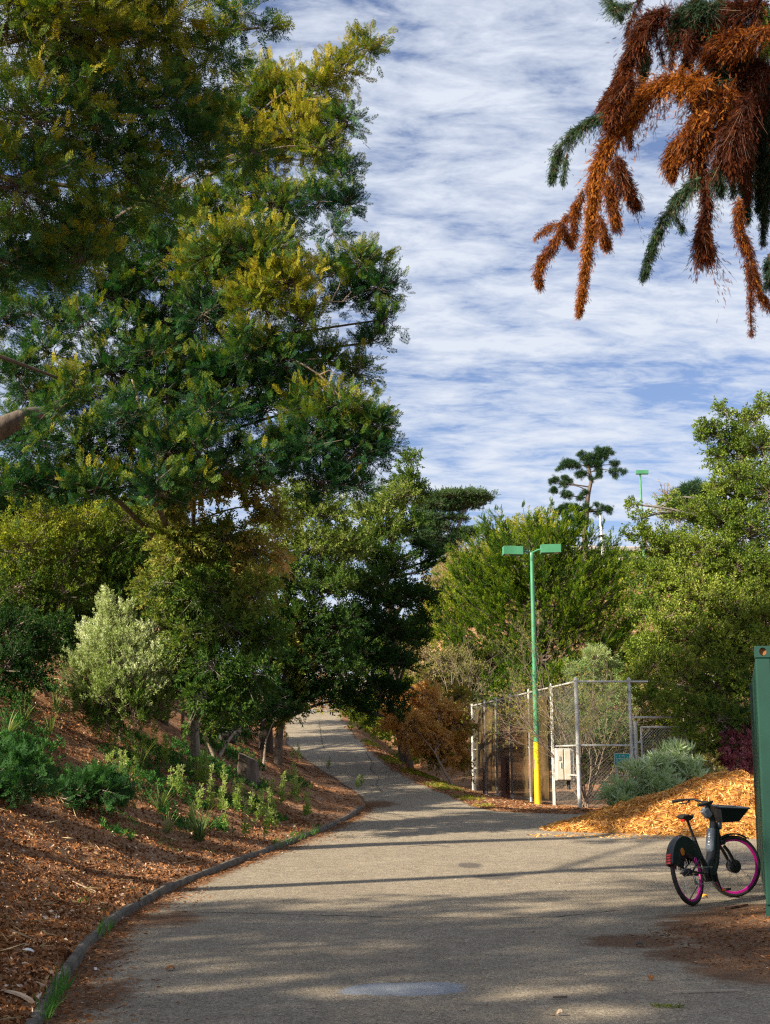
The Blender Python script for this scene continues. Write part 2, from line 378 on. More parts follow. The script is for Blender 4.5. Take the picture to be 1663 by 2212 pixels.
# ------------------------------------------------------------------ foliage engine
def unit(v): return v / np.maximum(1e-9, np.linalg.norm(v, axis=-1, keepdims=True))
def leaf(b, d, l, w, fold=.15, nrm=(0, 0, 1)):
    b = np.array(b, float); d = unit(np.array(d, float)); nrm = np.array(nrm, float); s = unit(np.cross(nrm, d)); nn = np.cross(d, s)
    return [b, b + d * l * .45 + s * w / 2 + nn * w * fold, b + d * l, b + d * l * .45 - s * w / 2 + nn * w * fold]
def tpl_from(leaves):
    V = np.array([v for L_ in leaves for v in L_]); return V, np.arange(len(V)).reshape(-1, 4)
def T_feather(n=7, l=.34, w=.10, ang=52, up=.12):
    out = []; r = np.random.default_rng(1)
    for i in range(n):
        t = i / (n - 1); ll = l * (1 - .55 * abs(t - .35)); 
        for s in (1, -1):
            a = R(ang + r.uniform(-8, 8)); out.append(leaf((t * .85, 0, 0), (math.cos(a), s * math.sin(a), r.uniform(-.25, .25)), ll, w))
    out.append(leaf((.82, 0, 0), (1, 0, 0), l * .7, w)); out.append(leaf((0, 0, 0), (1, 0, 0), .95, .03)); return tpl_from(out)
def T_broad(n=7, l=.42, w=.2, spread=60, droop=0):
    out = []; r = np.random.default_rng(2)
    for i in range(n):
        t = i / n; a = 2.4 * i; e = R(spread * (1 - .5 * t)); d = (math.cos(e), math.sin(e) * math.cos(a), math.sin(e) * math.sin(a) - droop)
        out.append(leaf((t * .7, 0, 0), d, l * r.uniform(.7, 1.1), w, .2, unit(r.normal(size=3))))
    return tpl_from(out)
def T_whorl(n=9, l=.95, w=.15, spread=62):
    out = []; r = np.random.default_rng(3)
    for i in range(n):
        a = 2.4 * i; e = R(spread * (.25 + .9 * i / n)); out.append(leaf((0.1 * (1 - i / n), 0, 0), (math.cos(e), math.sin(e) * math.cos(a), math.sin(e) * math.sin(a)), l * r.uniform(.7, 1), w, .12, (0, 0, 1)))
    return tpl_from(out)
def T_plume(n=12, l=.30, w=.11):
    out = [leaf((0, 0, 0), (1, 0, 0), 1, .05)]; r = np.random.default_rng(4)
    for i in range(n):
        t = (i + .5) / n; a = 2.4 * i; e = R(34); out.append(leaf((t * .85, 0, 0), (math.cos(e), math.sin(e) * math.cos(a), math.sin(e) * math.sin(a)), l * (1.15 - .7 * t), w, .3, unit(r.normal(size=3))))
    return tpl_from(out)
def T_tuft(n=11, l=1, w=.07, spread=75):
    out = []; r = np.random.default_rng(5)
    for i in range(n):
        a = 2.4 * i; e = R(spread * (i + 1) / n); out.append(leaf((0, 0, 0), (math.cos(e), math.sin(e) * math.cos(a), math.sin(e) * math.sin(a)), l * r.uniform(.7, 1), w, .1, unit(r.normal(size=3))))
    return tpl_from(out)
FEATHER, BROAD, WHORL, PLUME, TUFT = T_feather(), T_broad(), T_whorl(), T_plume(), T_tuft()
SPRIG = T_broad(9, .34, .15, 55); NARROW = T_broad(8, .55, .10, 45, .25); HANG = T_broad(7, .5, .2, 50, .35); FROND = T_feather(9, .26, .055, 38); MIMO = T_feather(9, .38, .075, 58)
CHIP2 = tpl_from([leaf((-.5, 0, 0), (1, 0, 0), 1, .45, .25)])
BLADE = tpl_from([leaf((0, 0, 0), (1, 0, 0), 1, .06, .2)]); CHIP = tpl_from([leaf((-.5, 0, 0), (1, 0, 0), 1, .16, .1)])

def instance(tpl, pos, fwd, scale, roll=None):
    V, Fq = tpl; n = len(pos); f = unit(fwd); r = rng.normal(size=(n, 3)) if roll is None else roll
    u = unit(np.cross(r, f)); w = np.cross(f, u)
    B = np.stack([f, u, w], 1)                         # rows are the axes
    P = np.einsum('mk,nkj->nmj', V, B) * scale[:, None, None] + pos[:, None, :]
    Fi = (Fq[None] + (np.arange(n) * len(V))[:, None, None]).reshape(-1, Fq.shape[1])
    return P.reshape(-1, 3), Fi
def leaves(name, tpl, sets, mat, parent, org):
    """sets: list of dict(pos,fwd,scale,tint[,roll])"""
    pos = np.concatenate([s['pos'] for s in sets]); fwd = np.concatenate([s['fwd'] for s in sets]); sc = np.concatenate([s['scale'] for s in sets]); ti = np.concatenate([s['tint'] for s in sets])
    roll = np.concatenate([s['roll'] for s in sets]) if 'roll' in sets[0] else None
    V, Fi = instance(tpl, pos, fwd, sc, roll); k = len(tpl[0])
    tint = np.repeat(ti, k) + rng.normal(0, .06, len(V) // 4).repeat(4) if k % 4 == 0 else np.repeat(ti, k)
    return raw_mesh(name, V, [Fi], mat, parent, org, tint=np.clip(tint, 0, 1))
def lines(name, P0, P1, r0, r1, mat, parent, org, k=3):
    P0 = np.asarray(P0); P1 = np.asarray(P1); n = len(P0); d = unit(P1 - P0); a = np.where(np.abs(d[:, 2:3]) < .9, [[0, 0, 1.]], [[1., 0, 0]])
    u = unit(np.cross(a, d)); w = np.cross(d, u); ang = np.arange(k) * 2 * math.pi / k
    ring = u[:, None] * np.cos(ang)[None, :, None] + w[:, None] * np.sin(ang)[None, :, None]
    r0 = np.broadcast_to(np.asarray(r0, float), (n,))[:, None, None]; r1 = np.broadcast_to(np.asarray(r1, float), (n,))[:, None, None]
    V = np.concatenate([P0[:, None] + ring * r0, P1[:, None] + ring * r1], 1).reshape(-1, 3); b = (np.arange(n) * 2 * k)[:, None]
    Fq = np.concatenate([np.stack([b[:, 0] + i, b[:, 0] + (i + 1) % k, b[:, 0] + k + (i + 1) % k, b[:, 0] + k + i], 1) for i in range(k)])
    return raw_mesh(name, V, [Fq], mat, parent, org)
def lobe(c, r, n, per, size, up=.25, inner=.35, droop=0., fup=.3, tipy=0., tint0=.35, spread=.22, flat=1., shell=None):
    """twigs from the lobe's centre outwards, leaf sprigs along them"""
    c = np.array(c); rr = np.array([r, r, r * flat]) if not hasattr(r, '__len__') else np.array(r)
    d = rng.normal(size=(n, 3)); d[:, 2] += up; d = unit(d); ln = rng.uniform(.6, 1.12, n)
    c = c + unit(rng.normal(size=(n, 3))) * rr * (.38 * rng.uniform(0, 1, (n, 1)))
    end = c + d * rr * (ln[:, None] * .92); end[:, 2] -= droop * ln ** 2
    t = rng.uniform(inner, 1, (n, per)); t[:, -1] = 1
    pos = c[:, None] + (end - c)[:, None] * t[..., None]; pos[..., 2] += droop * .4 * t * (1 - t) + 0
    pos = pos + rng.normal(size=pos.shape) * size * .25
    fw = d[:, None] + rng.normal(size=pos.shape) * .45 + np.array([0, 0, fup - droop * 1.2])
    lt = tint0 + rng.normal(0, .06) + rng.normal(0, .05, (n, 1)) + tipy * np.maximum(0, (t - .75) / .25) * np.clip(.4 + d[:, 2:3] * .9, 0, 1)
    ti = lt + rng.normal(0, .07, t.shape) + rng.normal(0, .05, (n, 1))
    return dict(pos=pos.reshape(-1, 3), fwd=fw.reshape(-1, 3), scale=(size * rng.uniform(.7, 1.25, t.shape)).ravel(), tint=ti.ravel()), (c, end)
def curve(a, b, k=6, sag=.0, wob=.08, rr=None):
    a = Vector(a); b = Vector(b); L_ = (b - a).length; rr = rr or random
    off = Vector((rr.uniform(-1, 1), rr.uniform(-1, 1), rr.uniform(-.4, 1))) * L_ * wob
    return [a.lerp(b, i / k) + off * math.sin(math.pi * i / k) + Vector((0, 0, -sag * L_ * math.sin(math.pi * i / k))) for i in range(k + 1)]
def tree(name, label, cat, base, trunk, lobes, tpl, lmat, bmat, size, dens=60, per=6, r_tr=.16, group=None, up=.25, droop=0., fup=.3, tipy=0., tint=.35, flat=.85, inner=.35, tw=.008, fork=None, leafname='crown', twmat=None, stems=1, limbs=1, tofs=0.):
    """base: world point on the ground, trunk: list of world points above it, lobes: (vx,vy,Y,r[,tint,dens])"""
    base = Vector(base); e = empty(name, base, label, cat, group); mb = MB()
    pts = [base + Vector((0, 0, -.15))] + [Vector(p) for p in trunk]
    if pts[1:]:
        sm = []
        for a, b in zip(pts[:-1], pts[1:]): sm += curve(a, b, 4, 0, .03)[:-1]
        sm.append(pts[-1]); n = len(sm); rad = [r_tr * (1.25 if i == 0 else 1) * (1 - .62 * i / n) for i in range(n)]
        mb.tube(sm, rad, 9)
    sets = []; A = []; B = []
    for li, L_ in enumerate(lobes):
        c = at(*L_[:3]) if not isinstance(L_[0], Vector) else L_[0]; r = L_[3] if not isinstance(L_[0], Vector) else L_[1]
        rest = L_[4:] if not isinstance(L_[0], Vector) else L_[2:]
        t0 = (rest[0] if len(rest) else tint) + tofs; dd = rest[1] if len(rest) > 1 else 1
        # limb to the lobe from the nearest trunk point that is below it
        if pts[1:]:
            cand = sorted(sm, key=lambda p: (p - c).length + (3 * max(0, p.z - c.z)))
            s0 = cand[0]; i0 = sm.index(s0); rb = min(rad[i0] * .40, .07 * max(.3, (c - s0).length) ** .5)
            if limbs == 1 or li % limbs == 0: mb.tube(curve(s0, c, 6, -.03, .13), [rb * (1 - .8 * k / 6) + .006 for k in range(7)], 6)
        rm = r if not hasattr(r, '__len__') else max(r)
        s, (p0, p1) = lobe(c, r, max(8, int(dens * dd * rm * rm)), per, size, up, inner, droop, fup, tipy, t0, flat=flat if not hasattr(r, '__len__') else 1)
        sets.append(s); A.append(p0); B.append(p1)
    if mb.n: mb.build('trunk', bmat, e, base, smooth=True)
    if tw: lines('twigs', np.concatenate(A), np.concatenate(B), tw * 1.6, tw * .4, twmat or bmat, e, base)
    leaves(leafname, tpl, sets, lmat, e, base)
    return e

# ------------------------------------------------------------------ leaf colours
G_ac = leafmat('leaf_acacia', [(0, (.008, .036, .016)), (.3, (.02, .085, .026)), (.5, (.08, .15, .02)), (.72, (.21, .22, .016)), (1, (.42, .34, .028))])
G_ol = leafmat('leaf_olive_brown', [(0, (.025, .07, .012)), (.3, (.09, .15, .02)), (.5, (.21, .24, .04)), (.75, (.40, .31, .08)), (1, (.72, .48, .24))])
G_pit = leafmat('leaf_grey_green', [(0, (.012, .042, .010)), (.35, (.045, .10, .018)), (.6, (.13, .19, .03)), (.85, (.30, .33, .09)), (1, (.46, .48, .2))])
G_yel = leafmat('leaf_yellow_green', [(0, (.025, .075, .012)), (.35, (.10, .15, .015)), (.65, (.24, .26, .02)), (1, (.5, .46, .06))])
G_sil = leafmat('leaf_silver', [(0, (.04, .10, .014)), (.3, (.16, .23, .04)), (.6, (.38, .44, .19)), (1, (.72, .75, .55))], rough=.4)
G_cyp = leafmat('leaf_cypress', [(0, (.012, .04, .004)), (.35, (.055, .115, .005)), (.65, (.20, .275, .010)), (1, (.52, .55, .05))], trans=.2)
G_oak = leafmat('leaf_oak', [(0, (.02, .06, .008)), (.35, (.085, .145, .014)), (.65, (.22, .28, .03)), (.9, (.46, .48, .13)), (1, (.62, .42, .12))], trans=.2, rough=.35, spec=.6)
G_pine = leafmat('leaf_pine', [(0, (.012, .035, .014)), (.5, (.03, .08, .03)), (1, (.09, .15, .05))], trans=.1)
G_rust = leafmat('leaf_rust', [(0, (.022, .007, .006)), (.3, (.075, .018, .009)), (.55, (.15, .036, .009)), (.75, (.30, .09, .014)), (1, (.52, .2, .03))], trans=.3)
G_red = leafmat('leaf_redwood_green', [(0, (.015, .035, .02)), (.5, (.035, .07, .035)), (.8, (.09, .16, .05)), (1, (.2, .36, .05))], trans=.2)
G_brush = leafmat('leaf_orange_brush', [(0, (.08, .12, .02)), (.35, (.22, .22, .04)), (.6, (.52, .28, .06)), (1, (.75, .45, .20))])
G_pinkb = leafmat('leaf_dry_pinkish', [(0, (.09, .12, .02)), (.4, (.24, .22, .07)), (.7, (.48, .33, .19)), (1, (.70, .5, .38))])
G_will = leafmat('leaf_willow', [(0, (.07, .13, .04)), (.5, (.2, .29, .10)), (1, (.44, .5, .24))])
G_ole = leafmat('leaf_oleander', [(0, (.08, .15, .05)), (.4, (.22, .32, .14)), (.75, (.46, .56, .34)), (1, (.70, .76, .56))], rough=.4)
G_pur = leafmat('leaf_purple', [(0, (.09, .02, .035)), (.5, (.28, .07, .10)), (1, (.5, .25, .28))])
G_seed = leafmat('leaf_seedling', [(0, (.018, .06, .018)), (.5, (.045, .13, .03)), (1, (.16, .26, .04))])
G_lime = leafmat('leaf_lime', [(0, (.07, .14, .02)), (.5, (.2, .3, .05)), (1, (.42, .48, .18))], trans=.4)
G_strap = leafmat('leaf_strap', [(0, (.03, .06, .02)), (.5, (.09, .14, .04)), (1, (.30, .30, .12))])
G_grass = leafmat('leaf_grass', [(0, (.02, .07, .02)), (.5, (.05, .16, .03)), (1, (.14, .27, .05))])
G_chip = leafmat('wood_chip', [(0, (.26, .10, .02)), (.4, (.58, .27, .06)), (.7, (.80, .45, .13)), (1, (.92, .68, .34))], trans=.0, rough=.8, spec=.2)
G_litter = leafmat('dead_leaf', [(0, (.06, .024, .010)), (.45, (.20, .085, .034)), (.7, (.34, .16, .07)), (.88, (.42, .26, .15)), (1, (.66, .54, .42))], trans=.0, rough=.9, spec=.1)
G_straw = leafmat('straw', [(0, (.18, .13, .06)), (1, (.5, .40, .24))], trans=.1)

# ------------------------------------------------------------------ big trees on the left
def V3(x, y, z): return Vector((x, y, z))
near_base = V3(-8.6, 12.5, G(-8.6, 12.5))
tree('acacia_tree', 'dark feathery acacia reaching in from the top left corner, nearest of the trees', 'tree', near_base,
     [V3(-8.3, 12.5, 6.0), V3(-7.4, 12.8, 8.0), V3(-6.2, 13, 9.2)],
     [(30, 60, 12, 1.0, .38), (150, 60, 12.3, .9, .5), (190, 10, 12.5, 1.0, .4), (300, 90, 13, .85, .38), (350, 30, 13, .8, .42), (60, 260, 12, .9, .3), (40, 400, 12, .8, .28), (200, 250, 12.5, .9, .28), (330, 240, 13, .8, .3),
      (250, 360, 13, .75, .28), (410, 330, 13.5, .55, .28), (520, 30, 13.5, .55, .26, .7), (460, 110, 13.5, .6, .3, .8), (430, 200, 13.5, .6, .3), (110, 490, 13, .8, .25), (470, 290, 13.8, .55, .3), (340, 440, 13.8, .5, .28), (540, 330, 14, .35, .3, .8),
      (560, 60, 13.5, .3, .25, .6), (20, 560, 12.5, .5, .25), (90, 570, 13, .5, .28), (170, 560, 13, .45, .25), (230, 480, 13.5, .5, .25),
      (120, 880, 17.6, .42, .25), (160, 830, 17.8, .45, .3), (90, 950, 17.6, .35, .25), (V3(-7.2, 10.5, 9.8), 1.7, .3, .55), (V3(-8.5, 9.3, 8.6), 1.7, .3, .5), (V3(-6.0, 11.5, 11.6), 1.5, .35, .6), (V3(-9.5, 12, 10.5), 1.8, .3, .5), (V3(-8.3, 8.0, 10.2), 1.5, .3, .4)],
     MIMO, G_ac, M_bark, .17, 130, 7, .24, limbs=2, fup=.15, tipy=.45, tw=.004, up=.15, tofs=.09)
big_base = ghit(330, 1590, 20, 30) + Vector((-.3, 2.2, 0)); big_base.z = G(big_base.x, big_base.y)
tree('acacia_tree', 'tall acacia with yellow tips beside the open sky, trunk hidden by the shrubs', 'tree', big_base,
     [at(372, 1200, 25), at(378, 800, 24), at(385, 600, 23.5), at(450, 380, 23)],
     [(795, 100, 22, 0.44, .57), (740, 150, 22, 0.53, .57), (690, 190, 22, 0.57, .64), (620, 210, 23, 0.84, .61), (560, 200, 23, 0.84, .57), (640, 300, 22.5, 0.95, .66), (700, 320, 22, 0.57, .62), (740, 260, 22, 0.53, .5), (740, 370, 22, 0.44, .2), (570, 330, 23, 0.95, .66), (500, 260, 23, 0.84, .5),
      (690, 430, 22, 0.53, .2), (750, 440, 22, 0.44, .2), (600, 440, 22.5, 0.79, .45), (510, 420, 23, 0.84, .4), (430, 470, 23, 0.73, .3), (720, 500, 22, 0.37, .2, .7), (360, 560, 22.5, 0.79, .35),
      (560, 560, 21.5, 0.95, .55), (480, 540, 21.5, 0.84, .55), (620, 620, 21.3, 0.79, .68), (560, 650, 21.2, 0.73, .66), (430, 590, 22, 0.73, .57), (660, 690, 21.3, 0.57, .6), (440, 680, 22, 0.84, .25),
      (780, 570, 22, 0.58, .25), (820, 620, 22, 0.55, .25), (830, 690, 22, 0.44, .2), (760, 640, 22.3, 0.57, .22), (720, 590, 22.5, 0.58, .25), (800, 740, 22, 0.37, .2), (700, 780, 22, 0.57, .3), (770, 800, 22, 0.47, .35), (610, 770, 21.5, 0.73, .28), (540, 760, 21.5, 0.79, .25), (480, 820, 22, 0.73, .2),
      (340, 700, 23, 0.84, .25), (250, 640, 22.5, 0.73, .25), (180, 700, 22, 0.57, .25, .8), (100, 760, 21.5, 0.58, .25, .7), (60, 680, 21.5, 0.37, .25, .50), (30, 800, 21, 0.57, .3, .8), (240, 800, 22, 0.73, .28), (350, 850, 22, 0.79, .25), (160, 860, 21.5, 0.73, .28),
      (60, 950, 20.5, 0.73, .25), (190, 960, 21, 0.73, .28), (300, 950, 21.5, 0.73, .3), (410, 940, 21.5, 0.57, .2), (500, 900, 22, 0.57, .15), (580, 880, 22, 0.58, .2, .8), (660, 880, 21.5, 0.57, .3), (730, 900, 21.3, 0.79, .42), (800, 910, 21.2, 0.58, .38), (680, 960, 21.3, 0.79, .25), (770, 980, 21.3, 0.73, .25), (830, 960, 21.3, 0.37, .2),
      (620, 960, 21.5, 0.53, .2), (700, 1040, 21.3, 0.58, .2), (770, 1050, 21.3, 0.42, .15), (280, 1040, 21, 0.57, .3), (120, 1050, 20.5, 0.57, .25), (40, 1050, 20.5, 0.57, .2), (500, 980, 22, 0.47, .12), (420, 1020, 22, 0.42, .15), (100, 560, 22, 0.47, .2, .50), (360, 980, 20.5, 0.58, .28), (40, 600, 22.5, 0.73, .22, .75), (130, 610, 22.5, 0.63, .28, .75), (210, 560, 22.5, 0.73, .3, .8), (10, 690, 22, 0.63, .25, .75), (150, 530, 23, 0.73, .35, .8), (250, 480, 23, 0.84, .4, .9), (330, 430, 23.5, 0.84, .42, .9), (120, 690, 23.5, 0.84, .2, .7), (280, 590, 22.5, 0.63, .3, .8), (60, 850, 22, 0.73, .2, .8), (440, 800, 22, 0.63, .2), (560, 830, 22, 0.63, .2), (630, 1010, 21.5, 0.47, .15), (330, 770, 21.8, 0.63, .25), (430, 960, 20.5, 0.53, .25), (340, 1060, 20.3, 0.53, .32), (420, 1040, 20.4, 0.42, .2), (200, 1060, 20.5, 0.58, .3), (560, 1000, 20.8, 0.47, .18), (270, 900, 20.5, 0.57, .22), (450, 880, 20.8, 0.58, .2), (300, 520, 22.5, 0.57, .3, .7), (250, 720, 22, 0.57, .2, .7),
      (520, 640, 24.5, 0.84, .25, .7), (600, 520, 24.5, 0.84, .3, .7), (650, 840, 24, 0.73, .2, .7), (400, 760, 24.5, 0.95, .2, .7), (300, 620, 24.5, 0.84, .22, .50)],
     MIMO, G_ac, M_bark, .20, 165, 6, .19, limbs=3, fup=.35, tipy=.40, tw=.007, up=.3, inner=.3)
sb = V3(-10.2, 4.2, G(-10.2, 4.2))
tree('shade_tree', 'broad leafy tree off to the near left whose crown dapples the foreground asphalt', 'tree', sb, [V3(-10.6, 3.6, 4), V3(-10.8, 3.4, 6), V3(-10.8, 3.7, 7.4)],
     [(V3(x - 2.2, y - 1.3, z - 1.6), r, .4, d) for x, y, z, r, d in ((-9.5, 2.6, 9, 1.9, 1), (-7.2, 3.2, 9.6, 1.7, 1), (-11.5, 4, 9, 2, 1), (-9.0, 5.6, 9.8, 1.9, 1), (-6.7, 5.9, 9.2, 1.7, 1), (-11.2, 6.6, 9.2, 1.8, 1), (-8.6, 7.9, 8.8, 1.6, 1), (-6.4, 8.2, 9.2, 1.3, 1), (-5.0, 4.2, 9.2, 1.5, 1), (-10.4, .4, 9, 2, 1), (-7.6, .8, 9.4, 1.8, 1), (-5.4, 1.6, 9, 1.6, 1), (-12.5, 1.5, 9, 2, 1), (-4.2, 6.6, 9.6, 1.1, 1), (-10.6, 8.6, 9, 1.4, .9), (-8.2, 9.9, 9.2, 1.0, .8), (-4.6, 9.4, 9.8, .8, 1))],
     BROAD, G_oak, M_bark, .42, 18, 6, .3, tw=.02, flat=.6)
# the heavy limb that crosses the left edge belongs to a tree that stands out of view
e = empty('leaning_tree_limb', at(-260, 1120, 18), 'thick bare brown limb entering at the left edge among the acacia leaves', 'branch')
mb = MB(); mb.tube([at(-260, 1120, 18), at(-140, 1010, 18), at(0, 925, 18), at(55, 900, 18.2), at(95, 890, 18.8), at(130, 870, 20.2), at(170, 830, 21.8)], [.26, .22, .175, .14, .09, .045, .02], 12)
mb.build('limb', M_bark, e, e.location, smooth=True)
gl = ghit(10, 2000); 
mb = MB(); x0 = at(-260, 1120, 18); mb.tube([V3(x0.x - .6, 18, G(x0.x - .6, 18) - .2), V3(x0.x - .3, 18, (x0.z + G(x0.x - .6, 18)) / 2), x0], [.42, .33, .26], 12); mb.build('trunk', M_barkr, e, e.location, smooth=True)

# bare pale branches inside the crowns
def bare(name, label, paths, Y, r, mat, cat='branch', group=None):
    P = [[at(x, y, Y) for x, y in p] for p in paths]; b = P[0][0]
    mb = MB()
    for p in P:
        q = []
        for a, c in zip(p[:-1], p[1:]): q += curve(a, c, 4, 0, .06)[:-1]
        q.append(p[-1]); mb.tube(q, [r * (1 - .8 * i / len(q)) for i in range(len(q))], 6)
    return tag(mb.build(name, mat, None, (0, 0, 0), smooth=True), label, cat, group)
bare('dead_branch', 'pale leafless branch forking up through the acacia crown, upper left', [[(250, 470), (320, 430), (370, 400), (430, 375), (480, 345), (520, 330)], [(320, 430), (350, 405), (360, 385), (372, 370)], [(370, 400), (400, 405), (420, 395)], [(430, 375), (450, 350), (455, 335)], [(350, 410), (390, 395), (415, 380), (440, 345)]], 20.2, .03, M_twig)
bare('dead_branch', 'thin pale dead twig hanging above the brown-leaved tree', [[(285, 820), (300, 870), (320, 920), (345, 960), (370, 985)], [(320, 920), (300, 930), (288, 950)], [(300, 870), (290, 850)]], 20.6, .018, M_twig)
bare('dead_branch', 'curved grey dead twig at the right edge of the acacia crown', [[(660, 668), (700, 655), (740, 652), (770, 640)], [(715, 654), (730, 625), (735, 600)], [(740, 652), (760, 630)]], 21.2, .016, M_twig)
bare('dead_branch', 'drooping grey twigs under the right side of the acacia crown', [[(640, 780), (690, 810), (720, 840), (755, 870), (790, 885)], [(690, 810), (710, 800), (735, 815)], [(720, 840), (725, 870), (740, 905)]], 21, .018, M_twig)

# ------------------------------------------------------------------ second row on the left
b = ghit(470, 1560, 22, 34); b2 = V3(at(430, 1400, 24.2).x, 24.2, 0); b2.z = G(b2.x, 29)
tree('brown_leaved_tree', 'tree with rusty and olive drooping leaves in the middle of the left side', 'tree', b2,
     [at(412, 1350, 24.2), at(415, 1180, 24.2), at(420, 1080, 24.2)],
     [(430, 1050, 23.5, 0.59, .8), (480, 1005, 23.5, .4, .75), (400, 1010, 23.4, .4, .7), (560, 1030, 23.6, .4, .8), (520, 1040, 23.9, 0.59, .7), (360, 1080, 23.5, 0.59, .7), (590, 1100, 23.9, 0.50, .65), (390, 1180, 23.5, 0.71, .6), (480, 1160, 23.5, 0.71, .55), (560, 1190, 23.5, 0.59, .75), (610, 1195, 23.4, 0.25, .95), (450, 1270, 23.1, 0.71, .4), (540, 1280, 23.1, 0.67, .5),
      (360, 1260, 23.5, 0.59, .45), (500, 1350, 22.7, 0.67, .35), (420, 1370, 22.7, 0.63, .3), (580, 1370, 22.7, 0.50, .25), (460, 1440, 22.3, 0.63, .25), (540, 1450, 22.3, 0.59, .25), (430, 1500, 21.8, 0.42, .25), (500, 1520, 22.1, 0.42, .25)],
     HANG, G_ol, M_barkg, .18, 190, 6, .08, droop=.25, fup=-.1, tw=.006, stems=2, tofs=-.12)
for i, (pl, lab) in enumerate([([(362, 1330), (364, 1240), (366, 1180)], 'slim brown stem left of the rusty tree trunk'), ([(722 / 1, 0), (0, 0)], '')]):
    if not lab: continue
    bare('sapling_stem', lab, [pl], 26.6, .05, M_barkr, 'trunk')
b = ghit(598, 1650, 22, 38)
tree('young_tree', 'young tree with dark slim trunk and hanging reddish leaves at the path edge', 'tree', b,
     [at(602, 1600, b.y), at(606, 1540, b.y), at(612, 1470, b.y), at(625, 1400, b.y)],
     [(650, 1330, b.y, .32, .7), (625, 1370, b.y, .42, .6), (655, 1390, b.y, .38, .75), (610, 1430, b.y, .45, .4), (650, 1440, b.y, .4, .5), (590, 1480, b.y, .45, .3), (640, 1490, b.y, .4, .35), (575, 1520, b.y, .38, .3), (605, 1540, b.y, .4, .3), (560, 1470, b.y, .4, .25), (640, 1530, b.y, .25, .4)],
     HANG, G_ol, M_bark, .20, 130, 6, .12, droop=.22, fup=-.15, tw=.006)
b = ghit(572, 1655, 22, 38)
bare('sapling_stem', 'pale slanting sapling stem left of the young tree trunk', [[(568, 1660), (572, 1620), (580, 1585), (597, 1550)]], b.y, .03, M_twigpale, 'trunk')

def bush(name, label, lobes, tpl, lmat, size, dens, per=6, group=None, cat='bush', base=None, **k):
    if base is None:
        a = at(*lobes[-1][:3]); base = V3(a.x, a.y, G(a.x, a.y))
    top = at(*lobes[0][:3]); stem = [Vector(base).lerp(top, .35)]
    return tree(name, label, cat, base, stem, lobes, tpl, lmat, k.pop('bmat', M_twig), size, dens, per, k.pop('r_tr', .05), group, **k)
tb2 = V3(-10.5, 38, G(-10.5, 38))
tree('broadleaf_tree', 'tall dark tree behind the others, filling the gaps left of the path', 'tree', tb2, [V3(-10.4, 38, 7), V3(-10, 38, 9)],
     [(V3(x, y, z), r, .2) for x, y, z, r in ((-9, 32, 8.5, 1.8), (-11.5, 35, 8.5, 2), (-7.5, 36, 8, 1.7), (-9, 40, 9, 2), (-12.5, 31, 9, 2), (-6.5, 41, 8, 1.7), (-10, 45, 9.5, 2), (-7, 47, 9.5, 2), (-8, 34, 6.5, 1.6), (-11, 38, 6.5, 1.8), (-6.6, 38, 5.8, 1.6), (-13, 36, 7, 1.8), (-8.5, 43, 7, 1.8), (-12, 41, 8, 2), (-5.8, 51, 9.5, 1.8), (-9.5, 50, 9, 2), (-8.5, 30, 6.2, 1.4), (-11, 31, 6.2, 1.6), (-6, 45, 7, 1.5))],
     SPRIG, G_pit, M_bark, .36, 48, 7, .3, fup=.4, tw=.012, limbs=2)
bush('leafy_bush', 'yellow-green bush behind the left bank under the acacia', [(90, 1130, 27, .9, .7), (40, 1190, 26, .9, .5), (170, 1140, 28, .8, .65), (150, 1210, 27, .9, .45), (50, 1270, 26, .9, .35), (130, 1290, 26, .8, .35), (60, 1340, 26, .8, .25)], SPRIG, G_yel, .24, 100, tw=.006, tofs=-.12)
bush('leafy_bush', 'tall olive-green bush between the yellow-green bush and the rusty tree', [(270, 1130, 28.5, .9, .65), (330, 1180, 28.5, .7, .45), (230, 1190, 28, .9, .45), (290, 1240, 28, .9, .35), (220, 1270, 27.5, .9, .3), (320, 1310, 27.5, .8, .25), (250, 1340, 27, .9, .22), (170, 1350, 27, .8, .2)], SPRIG, G_yel, .24, 100, tw=.006, tofs=-.12)
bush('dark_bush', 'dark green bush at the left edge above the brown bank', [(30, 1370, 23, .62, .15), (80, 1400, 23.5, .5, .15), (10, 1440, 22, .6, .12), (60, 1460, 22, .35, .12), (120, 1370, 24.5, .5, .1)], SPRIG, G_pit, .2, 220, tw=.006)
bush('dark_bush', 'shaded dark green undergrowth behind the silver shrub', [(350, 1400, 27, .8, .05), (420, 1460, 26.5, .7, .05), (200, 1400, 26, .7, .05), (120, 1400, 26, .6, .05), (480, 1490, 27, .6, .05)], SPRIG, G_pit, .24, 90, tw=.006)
bush('leafy_bush', 'dull green bush filling the gap under the acacia, right behind the silver shrub', [(392, 1290, 24.1, 0.52, .4), (352, 1350, 24.0, 0.52, .3), (422, 1350, 24.0, 0.52, .35), (392, 1400, 23.8, 0.52, .25), (332, 1260, 24.4, 0.52, .45), (442, 1230, 24.4, 0.52, .5), (422, 1160, 24.6, 0.47, .6), (382, 1180, 24.6, 0.43, .6), (432, 1420, 23.6, 0.47, .2), (452, 1490, 23.5, 0.43, .15), (402, 1470, 23.5, 0.43, .12), (462, 1560, 23.1, 0.30, .1), (372, 1110, 24.8, 0.43, .6), (492, 1540, 23.4, 0.30, .12)], SPRIG, G_ol, .17, 250, tw=.005, droop=.1, tofs=-.02, base=ghit(395, 1590, 18, 30))
